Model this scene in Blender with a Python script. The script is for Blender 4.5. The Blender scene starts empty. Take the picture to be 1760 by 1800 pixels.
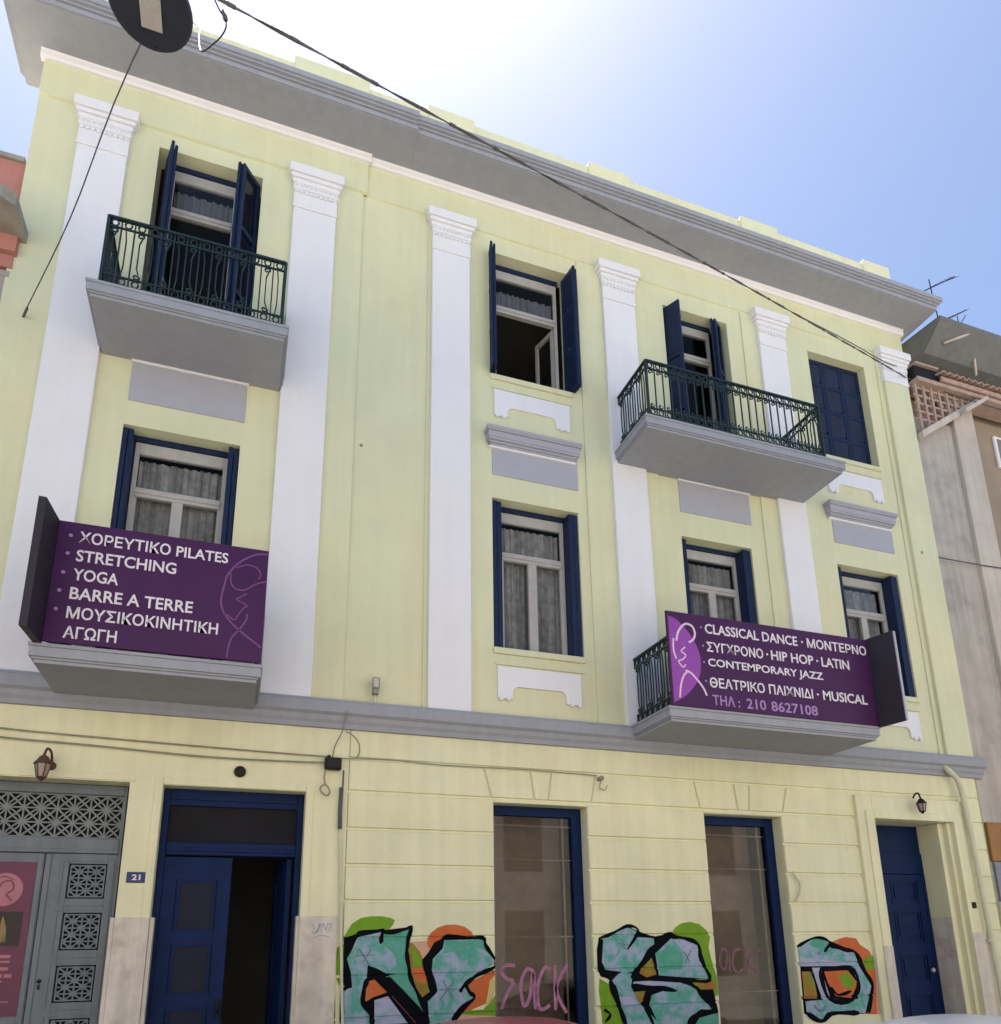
import bpy, bmesh, math, random
from mathutils import Vector, Matrix
random.seed(7)
S = bpy.context.scene
COL = S.collection
R_ = math.radians

# ------------------------------------------------------------------ camera
YAW, PITCH, ROLL = R_(19.32237), R_(14.42870), R_(-0.72236)
fw = Vector((math.sin(YAW)*math.cos(PITCH), math.cos(YAW)*math.cos(PITCH), math.sin(PITCH)))
rt = Vector((math.cos(YAW), -math.sin(YAW), 0)); up = rt.cross(fw)
r2 = math.cos(ROLL)*rt + math.sin(ROLL)*up
u2 = -math.sin(ROLL)*rt + math.cos(ROLL)*up
cd = bpy.data.cameras.new('camera'); cam = bpy.data.objects.new('camera', cd); COL.objects.link(cam)
cam.matrix_world = Matrix(((r2.x, u2.x, -fw.x, 0), (r2.y, u2.y, -fw.y, -8.5), (r2.z, u2.z, -fw.z, 1.7), (0, 0, 0, 1)))
cd.sensor_fit = 'VERTICAL'; cd.sensor_height = 36; cd.lens = 36*1310.9125/1800
cd.shift_x = (880-873.2755)/1800; cd.shift_y = (1314.697-900)/1800
cd.clip_start = 0.05; cd.clip_end = 3000
S.camera = cam

# ------------------------------------------------------------------ sky, sun, exposure
SUN_EL, SUN_AZ = R_(74), R_(-5)          # azimuth from +Y (behind the facade) towards +X
W = bpy.data.worlds.new('World'); S.world = W; W.use_nodes = True
nt = W.node_tree; bg = nt.nodes['Background']
sky = nt.nodes.new('ShaderNodeTexSky'); sky.sky_type = 'NISHITA'; sky.sun_disc = False
sky.sun_elevation = SUN_EL; sky.sun_rotation = SUN_AZ
sky.air_density = 0.72; sky.dust_density = 0.9; sky.ozone_density = 0.15; sky.altitude = 100
nt.links.new(sky.outputs[0], bg.inputs[0]); bg.inputs[1].default_value = 0.054
sd = bpy.data.lights.new('sun', 'SUN'); sd.energy = 5.0; sd.angle = R_(0.5); sd.color = (1.0, 0.95, 0.86)
so = bpy.data.objects.new('sun', sd); COL.objects.link(so)
sv = Vector((math.sin(SUN_AZ)*math.cos(SUN_EL), math.cos(SUN_AZ)*math.cos(SUN_EL), math.sin(SUN_EL)))
so.rotation_euler = sv.to_track_quat('Z', 'Y').to_euler(); so.location = (0, 20, 40)
S.view_settings.view_transform = 'Standard'; S.view_settings.look = 'None'
S.view_settings.gamma = 1.0; S.view_settings.exposure = 2.31
S.cycles.max_bounces = 8; S.cycles.diffuse_bounces = 4

# ------------------------------------------------------------------ materials
def mat(name, col, rough=0.8, var=0.0, scale=3.0, bump=0.0, bscale=60.0, metal=0.0, streak=0.0, spec=0.4, col2=None, mixscale=4.0, lo=.42, hi=.58):
    m = bpy.data.materials.new(name); m.use_nodes = True
    t = m.node_tree; L = t.links; b = t.nodes['Principled BSDF']
    b.inputs['Roughness'].default_value = rough; b.inputs['Metallic'].default_value = metal
    b.inputs['Specular IOR Level'].default_value = spec
    b.inputs['Base Color'].default_value = (*col, 1)
    geo = t.nodes.new('ShaderNodeNewGeometry'); out = None
    if col2:
        n = t.nodes.new('ShaderNodeTexNoise'); n.inputs['Scale'].default_value = mixscale; n.inputs['Detail'].default_value = 5; n.inputs['Roughness'].default_value = .6
        L.new(geo.outputs['Position'], n.inputs['Vector'])
        mr = t.nodes.new('ShaderNodeMapRange'); mr.inputs[1].default_value = lo; mr.inputs[2].default_value = hi
        L.new(n.outputs['Fac'], mr.inputs[0])
        mx = t.nodes.new('ShaderNodeMix'); mx.data_type = 'RGBA'
        mx.inputs[6].default_value = (*col, 1); mx.inputs[7].default_value = (*col2, 1)
        L.new(mr.outputs[0], mx.inputs[0]); out = mx.outputs[2]
    def mul(fac_out, amt, lo=.3, hi=.7):
        nonlocal out
        mr = t.nodes.new('ShaderNodeMapRange'); mr.inputs[1].default_value = lo; mr.inputs[2].default_value = hi
        mr.inputs[3].default_value = 1-amt; mr.inputs[4].default_value = 1.0
        L.new(fac_out, mr.inputs[0])
        mx = t.nodes.new('ShaderNodeMix'); mx.data_type = 'RGBA'; mx.blend_type = 'MULTIPLY'; mx.inputs[0].default_value = 1
        if out is None: mx.inputs[6].default_value = (*col, 1)
        else: L.new(out, mx.inputs[6])
        L.new(mr.outputs[0], mx.inputs[7]); out = mx.outputs[2]
    if var:
        n = t.nodes.new('ShaderNodeTexNoise'); n.inputs['Scale'].default_value = scale; n.inputs['Detail'].default_value = 7; n.inputs['Roughness'].default_value = .62
        L.new(geo.outputs['Position'], n.inputs['Vector']); mul(n.outputs['Fac'], var)
    if streak:
        mp = t.nodes.new('ShaderNodeMapping'); mp.inputs['Scale'].default_value = (7, 7, .35)
        L.new(geo.outputs['Position'], mp.inputs['Vector'])
        n = t.nodes.new('ShaderNodeTexNoise'); n.inputs['Scale'].default_value = 1.2; n.inputs['Detail'].default_value = 6
        L.new(mp.outputs[0], n.inputs['Vector']); mul(n.outputs['Fac'], streak, .38, .62)
    if out is not None: L.new(out, b.inputs['Base Color'])
    if bump:
        n = t.nodes.new('ShaderNodeTexNoise'); n.inputs['Scale'].default_value = bscale; n.inputs['Detail'].default_value = 4
        L.new(geo.outputs['Position'], n.inputs['Vector'])
        bp = t.nodes.new('ShaderNodeBump'); bp.inputs['Strength'].default_value = bump; bp.inputs['Distance'].default_value = .01
        L.new(n.outputs['Fac'], bp.inputs['Height']); L.new(bp.outputs[0], b.inputs['Normal'])
    return m

M = {}
M['cream'] = mat('cream_render', (.66, .67, .455), .9, .10, .9, .35, 70, streak=.035, col2=(.70, .665, .43), mixscale=.55, lo=.42, hi=.66)  # upper walls: the cooler, weaker light up there is put into this colour
M['cream_bounce'] = mat('cream_render_bounce', (.755, .735, .50), .9, .13, 1.1, .4, 60, streak=.06, col2=(.79, .745, .485), mixscale=.8, lo=.42, hi=.66)  # same render at street level, ground bounce painted in as a lighter cream
M['white'] = mat('white_render', (.76, .75, .775), .88, .05, 1.4, .25, 70, streak=.02)
M['grey'] = mat('grey_render', (.315, .325, .365), .85, .06, 1.6, .2, 60, streak=.06)
M['greylight'] = mat('grey_panel', (.39, .39, .445), .85, .08, 2.5, .2, 60)
M['blue'] = mat('blue_paint', (.006, .021, .086), .55, .3, 5, .1, 90, streak=.12, spec=.12)
M['navy'] = mat('navy_shutter_paint', (.012, .024, .070), .55, .3, 5, .1, 90, streak=.12, spec=.2)
M['iron'] = mat('dark_green_iron', (.014, .030, .034), .5, .4, 14)
M['frame'] = mat('window_frame_paint', (.42, .40, .375), .55, .18, 7)
M['curtain'] = mat('lace_curtain', (.56, .535, .52), .95, .5, 9, lo=.2, streak=.45)
M['blind'] = mat('roller_blind', (.22, .22, .24), .8, .2, 4)
M['dark'] = mat('dark_interior', (.017, .016, .02), .8, .3, 2, spec=.15)
M['inner'] = mat('interior_plaster', (.22, .20, .18), .9, .2, 2)
M['marble'] = mat('worn_marble', (.72, .65, .56), .75, .22, 4, .5, 30, streak=.15, spec=.2, col2=(.50, .40, .34), mixscale=3.5, lo=.5, hi=.75)
M['purple'] = mat('purple_banner', (.056, .012, .074), .5, .18, 2.5, spec=.25)
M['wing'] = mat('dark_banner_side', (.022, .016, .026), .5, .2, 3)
M['alu'] = mat('aluminium_edge', (.42, .42, .45), .4, .1, 5, metal=.3)
M['letter'] = mat('white_lettering', (.70, .65, .70), .5, .05, 9)
M['lilac'] = mat('lilac_lettering', (.36, .20, .45), .5, .1, 9)
M['logo'] = mat('mauve_line', (.17, .05, .19), .5, .1, 9)
M['logobg'] = mat('magenta_disc', (.27, .055, .36), .45, .15, 4)
M['logow'] = mat('pale_pink_line', (.72, .52, .70), .5, .1, 9)
M['gate'] = mat('grey_gate_paint', (.165, .188, .215), .5, .2, 4, .1, 60, streak=.12)
M['gatelight'] = mat('grey_grille_paint', (.20, .215, .22), .5, .2, 6)
M['poster'] = mat('plum_poster', (.13, .022, .062), .4, .2, 4)
M['posterpink'] = mat('pink_poster_disc', (.42, .15, .19), .45, .2, 9)
M['posterdark'] = mat('dark_poster_photo', (.022, .012, .012), .45, .3, 9)
M['postergold'] = mat('gold_poster_figure', (.30, .20, .08), .5, .5, 14)
M['black'] = mat('black_metal', (.012, .012, .013), .5, .3, 10, spec=.25)
M['rust'] = mat('copper_lantern_metal', (.10, .045, .03), .5, .4, 14)
M['amber'] = mat('lantern_glass', (.33, .25, .20), .25, .2, 9)
M['cable'] = mat('cable_sheath', (.13, .12, .125), .7, .3, 20, spec=.2)
M['cablegrey'] = mat('grey_cable_sheath', (.29, .275, .20), .7, .3, 14)
M['conduit'] = mat('cream_conduit', (.62, .60, .44), .7, .12, 6)
M['plate'] = mat('blue_number_plate', (.012, .030, .12), .4, .1, 8)
M['lamp'] = mat('dark_lamp_housing', (.030, .035, .052), .45, .15, 6)
M['led'] = mat('led_panel', (.50, .48, .44), .35, .12, 30)
M['asphalt'] = mat('asphalt', (.055, .055, .055), .9, .3, 6, .5, 60)
M['paving'] = mat('pavement_slabs', (.28, .27, .25), .85, .3, 4, .4, 30)
M['kerb'] = mat('kerb_stone', (.33, .32, .30), .85, .25, 4, .4, 30)
M['earth'] = mat('dusty_ground', (.22, .20, .17), .95, .3, .4)
M['pink'] = mat('pink_render', (.50, .22, .18), .9, .15, 2, .3, 60, streak=.1)
M['slab'] = mat('concrete_edge', (.36, .33, .28), .9, .3, 5, .3, 60)
M['shutterw'] = mat('pale_shutter', (.38, .33, .31), .7, .2, 5)
M['beige'] = mat('weathered_beige_render', (.50, .45, .395), .9, .2, 1.6, .4, 50, streak=.15, col2=(.34, .31, .285), mixscale=1.1, lo=.52, hi=.72)
M['beigelight'] = mat('pale_beige_render', (.58, .51, .44), .9, .15, 2, .4, 50, streak=.12)
M['brown'] = mat('brown_render', (.34, .26, .19), .9, .2, 2, .4, 50)
M['terracotta'] = mat('terracotta_tile', (.50, .34, .27), .8, .35, 12, .3, 50)
M['lattice'] = mat('faded_timber_lattice', (.46, .33, .27), .85, .3, 9)
M['eave'] = mat('eave_boards', (.16, .165, .16), .8, .25, 5)
M['orange'] = mat('ochre_panel', (.33, .16, .055), .7, .2, 4)
M['steel'] = mat('grey_steel_shutter', (.22, .23, .27), .5, .2, 4)
M['doorpane'] = mat('dark_blue_door_pane', (.016, .018, .036), .6, .25, 5, spec=.15)
M['antenna'] = mat('antenna_metal', (.03, .03, .05), 1.0, .1, 5, spec=0.0)
M['opp'] = mat('opposite_render', (.66, .63, .58), .9, .2, 1.2, .3, 40)
M['oppglass'] = mat('opposite_window', (.24, .225, .20), .5, .3, 2)
M['redcar'] = mat('dusty_red_car_paint', (.30, .055, .075), .35, .15, 3, spec=.5)
M['whitecar'] = mat('white_car_paint', (.66, .67, .71), .3, .05, 3, spec=.5)
M['carglass'] = mat('tinted_car_glass', (.012, .014, .017), .06, .1, 3, spec=.7)
M['tyre'] = mat('tyre_rubber', (.02, .02, .02), .85, .2, 9)
M['rim'] = mat('alloy_rim', (.45, .45, .47), .35, .1, 9, metal=.8)
M['tail'] = mat('red_light_lens', (.35, .01, .01), .2, .1, 9)
M['headl'] = mat('clear_light_lens', (.6, .62, .65), .12, .1, 9)
M['pinktag'] = mat('pink_spray_line', (.47, .19, .33), .7, .4, 14)
M['paletape'] = mat('pale_tape_line', (.40, .37, .30), .7, .3, 9)
# graffiti paints
GM = [mat('spray_green', (.17, .34, .012), .8, .25, 9), mat('spray_orange', (.60, .135, .035), .8, .25, 7, col2=(.55, .25, .10), mixscale=5, lo=.55, hi=.75),
      mat('spray_pale_blue_and_teal', (.34, .41, .53), .8, .2, 12, col2=(.11, .38, .30), mixscale=5.5, lo=.42, hi=.58, spec=.1),
      mat('spray_black', (.006, .007, .010), .9, .3, 10, spec=.05), mat('spray_peach', (.62, .36, .25), .85, .15, 6),
      mat('spray_yellow', (.62, .50, .18), .85, .15, 6), mat('spray_olive', (.25, .25, .03), .8, .3, 6, col2=(.38, .15, .03), mixscale=5),
      mat('spray_teal', (.085, .36, .25), .8, .25, 8, col2=(.15, .36, .33), mixscale=6, lo=.5, hi=.66), mat('spray_red_brown', (.16, .05, .035), .8, .2, 9),
      mat('spray_lavender', (.40, .41, .56), .8, .18, 9, col2=(.24, .38, .42), mixscale=6, lo=.52, hi=.66), mat('spray_slate', (.15, .25, .31), .85, .3, 9, spec=.1)]

def glass(name, tint, refl=1.0, blend=.12):
    m = bpy.data.materials.new(name); m.use_nodes = True; t = m.node_tree; t.nodes.clear()
    o = t.nodes.new('ShaderNodeOutputMaterial'); mx = t.nodes.new('ShaderNodeMixShader')
    tr = t.nodes.new('ShaderNodeBsdfTransparent'); tr.inputs[0].default_value = (*tint, 1)
    gl = t.nodes.new('ShaderNodeBsdfGlossy'); gl.inputs['Roughness'].default_value = .03; gl.inputs[0].default_value = (.9, .9, .9, 1)
    lw = t.nodes.new('ShaderNodeLayerWeight'); lw.inputs[0].default_value = blend
    mm = t.nodes.new('ShaderNodeMath'); mm.operation = 'MULTIPLY'; mm.inputs[1].default_value = refl
    t.links.new(lw.outputs['Fresnel'], mm.inputs[0]); t.links.new(mm.outputs[0], mx.inputs[0])
    t.links.new(tr.outputs[0], mx.inputs[1]); t.links.new(gl.outputs[0], mx.inputs[2]); t.links.new(mx.outputs[0], o.inputs[0])
    return m
M['glass'] = glass('window_glass', (.72, .74, .74), 1.0, .16)
M['shopglass'] = glass('street_window_glass', (.66, .62, .58), 1.0, .32)

# ------------------------------------------------------------------ helpers
ORG = {}
class MB:
    """collects shapes in world coordinates, then links them as ONE mesh object"""
    def __init__(self): self.b = bmesh.new()
    def _mi(self, faces, mi):
        if mi:
            for f in faces: f.material_index = mi
    def box(self, x0, x1, y0, y1, z0, z1, mi=0, bev=0.0):
        v = [self.b.verts.new((x, y, z)) for x in (x0, x1) for y in (y0, y1) for z in (z0, z1)]
        fs = [self.b.faces.new([v[i] for i in q]) for q in ((0,1,3,2),(4,6,7,5),(0,4,5,1),(2,3,7,6),(0,2,6,4),(1,5,7,3))]
        self._mi(fs, mi)
        if bev:
            es = {e for f in fs for e in f.edges}
            r = bmesh.ops.bevel(self.b, geom=list(es), offset=bev, segments=1, affect='EDGES'); self._mi(r['faces'], mi)
        return self
    def prism(self, pts, y0, y1, mi=0):            # outline in X,Z extruded along Y
        return self.ext([(x, y0, z) for x, z in pts], Vector((0, y1-y0, 0)), mi)
    def prism_x(self, prof, x0, x1, mi=0):         # outline in Y,Z extruded along X
        return self.ext([(x0, y, z) for y, z in prof], Vector((x1-x0, 0, 0)), mi)
    def prism_z(self, plan, z0, z1, mi=0):
        return self.ext([(x, y, z0) for x, y in plan], Vector((0, 0, z1-z0)), mi)
    def ext(self, p, d, mi=0):
        a = [self.b.verts.new(q) for q in p]; c = [self.b.verts.new(Vector(q)+d) for q in p]; n = len(p)
        fs = [self.b.faces.new(a), self.b.faces.new(list(reversed(c)))]
        fs += [self.b.faces.new((a[i], c[i], c[(i+1) % n], a[(i+1) % n])) for i in range(n)]
        self._mi(fs, mi); return self
    def poly(self, p, mi=0):
        f = self.b.faces.new([self.b.verts.new(q) for q in p]); f.material_index = mi; return f
    def tube(self, pts, r, n=6, mi=0, closed=False):
        pts = [Vector(p) for p in pts]; rings = []; k = len(pts); ref = None
        for i, p in enumerate(pts):
            d = (pts[(i+1) % k]-pts[i-1]) if closed else (pts[min(i+1, k-1)]-pts[max(i-1, 0)])
            d.normalize()
            if ref is None: ref = d.orthogonal().normalized()
            ref = (ref-d*ref.dot(d)); ref = ref.normalized() if ref.length > 1e-6 else d.orthogonal().normalized()
            q = d.cross(ref)
            rr = r[i] if isinstance(r, (list, tuple)) else r
            rings.append([self.b.verts.new(p+ref*math.cos(2*math.pi*j/n)*rr+q*math.sin(2*math.pi*j/n)*rr) for j in range(n)])
        fs = []
        for i in range(k if closed else k-1):
            A, B = rings[i], rings[(i+1) % k]
            for j in range(n): fs.append(self.b.faces.new((A[j], A[(j+1) % n], B[(j+1) % n], B[j])))
        if not closed: fs += [self.b.faces.new(list(reversed(rings[0]))), self.b.faces.new(rings[-1])]
        for f in fs: f.smooth = True
        self._mi(fs, mi); return self
    def lathe(self, prof, c, axis='Z', n=20, mi=0):  # prof: (radius, height)
        rings = []
        for r, h in prof:
            ring = []
            for j in range(n):
                a = 2*math.pi*j/n; u, v = math.cos(a)*r, math.sin(a)*r
                o = (u, v, h) if axis == 'Z' else ((u, h, v) if axis == 'Y' else (h, u, v))
                ring.append(self.b.verts.new(Vector(c)+Vector(o)))
            rings.append(ring)
        fs = []
        for A, B in zip(rings, rings[1:]):
            for j in range(n): fs.append(self.b.faces.new((A[j], A[(j+1) % n], B[(j+1) % n], B[j])))
        fs += [self.b.faces.new(list(reversed(rings[0]))), self.b.faces.new(rings[-1])]
        self._mi(fs, mi); return self
    def ribbon(self, pts, w, y0, y1, mi=0):          # flat stroke of width w in the X,Z plane, thickness y0..y1
        n = len(pts); L, Rr = [], []
        for i, p in enumerate(pts):
            a = Vector(pts[max(i-1, 0)]); c = Vector(pts[min(i+1, n-1)]); d = (c-a); d = d.normalized() if d.length else Vector((1, 0))
            k = w/2 if not isinstance(w, (list, tuple)) else w[i]/2
            m = Vector((-d.y, d.x))*k; q = Vector(p); L.append(q+m); Rr.append(q-m)
        for i in range(n-1):
            self.prism([tuple(L[i]), tuple(L[i+1]), tuple(Rr[i+1]), tuple(Rr[i])], y0, y1, mi)
        return self
    def build(self, name, mats, parent=None, smooth=None, label=None):
        bmesh.ops.recalc_face_normals(self.b, faces=self.b.faces[:])
        me = bpy.data.meshes.new(name); o = bpy.data.objects.new(name, me); COL.objects.link(o)
        org = Vector((0, 0, 0))
        if parent is not None:
            org = ORG[parent.name]; o.parent = parent
        for v in self.b.verts: v.co -= org
        self.b.to_mesh(me); self.b.free()
        for m in (mats if isinstance(mats, list) else [mats]): me.materials.append(M[m] if isinstance(m, str) else m)
        if smooth:
            for p in me.polygons: p.use_smooth = True
        ORG[o.name] = org
        if label: o['label'] = label
        return o
def thing(name, label, cat, loc, group=None):
    o = bpy.data.objects.new(name, None); o.empty_display_size = .2; COL.objects.link(o); o.location = loc
    ORG[o.name] = Vector(loc); o['label'] = label; o['category'] = cat
    if group: o['group'] = group
    return o
def tag(o, label, cat, group=None):
    o['label'] = label; o['category'] = cat
    if group: o['group'] = group
    # move the origin to the base of the mesh
    me = o.data; c = Vector((sum(v.co.x for v in me.vertices), sum(v.co.y for v in me.vertices), 0))/max(1, len(me.vertices))
    c.z = min(v.co.z for v in me.vertices)
    for v in me.vertices: v.co -= c
    o.location = c; ORG[o.name] = c
    return o
def struct(o): o['kind'] = 'structure'; return o
def catmull(pts, k=6):
    out = []; n = len(pts); P = [Vector(p) for p in pts]
    for i in range(n-1):
        p0, p1, p2, p3 = P[max(i-1, 0)], P[i], P[i+1], P[min(i+2, n-1)]
        for j in range(k):
            t = j/k
            out.append(0.5*((2*p1)+(p2-p0)*t+(2*p0-5*p1+4*p2-p3)*t*t+(3*p1-p0-3*p2+p3)*t*t*t))
    out.append(P[-1]); return out
def wall_holes(mb, x0, x1, z0, z1, y, holes, depth, mi=0):
    xs = sorted({x0, x1, *[h[0] for h in holes], *[h[1] for h in holes]}); zs = sorted({z0, z1, *[h[2] for h in holes], *[h[3] for h in holes]})
    xs = [x for x in xs if x0 <= x <= x1]; zs = [z for z in zs if z0 <= z <= z1]
    for a, b in zip(xs, xs[1:]):
        for c, d in zip(zs, zs[1:]):
            mx, mz = (a+b)/2, (c+d)/2
            if any(h[0] < mx < h[1] and h[2] < mz < h[3] for h in holes): continue
            mb.poly([(a, y, c), (b, y, c), (b, y, d), (a, y, d)], mi)
    for h in holes:
        a, b, c, d = h[:4]; dp = h[4] if len(h) > 4 else depth
        mb.poly([(a, y, c), (a, y+dp, c), (a, y+dp, d), (a, y, d)], mi); mb.poly([(b, y, c), (b, y, d), (b, y+dp, d), (b, y+dp, c)], mi)
        mb.poly([(a, y, d), (a, y+dp, d), (b, y+dp, d), (b, y, d)], mi); mb.poly([(a, y, c), (b, y, c), (b, y+dp, c), (a, y+dp, c)], mi)
def text(name, body, x0, x1, z0, z1, y, m, parent=None, bold=.022, depth=.004):
    c = bpy.data.curves.new(name, 'FONT'); c.body = body; c.size = 1; c.extrude = .004; c.offset = bold; c.resolution_u = 3
    o = bpy.data.objects.new(name, c); COL.objects.link(o)
    me = bpy.data.meshes.new_from_object(o.evaluated_get(bpy.context.evaluated_depsgraph_get())); bpy.data.objects.remove(o)
    vs = me.vertices; ax, bx = min(v.co.x for v in vs), max(v.co.x for v in vs); ay, by = min(v.co.y for v in vs), max(v.co.y for v in vs)
    org = ORG[parent.name] if parent else Vector((0, 0, 0))
    for v in vs:
        x = x0+(v.co.x-ax)/(bx-ax)*(x1-x0); z = z0+(v.co.y-ay)/(by-ay)*(z1-z0)
        v.co = Vector((x, y-(depth if v.co.z > 0 else 0), z))-org
    me.materials.clear(); me.materials.append(M[m])
    q = bpy.data.objects.new(name, me); COL.objects.link(q)
    if parent: q.parent = parent
    ORG[q.name] = org
    return q
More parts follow.
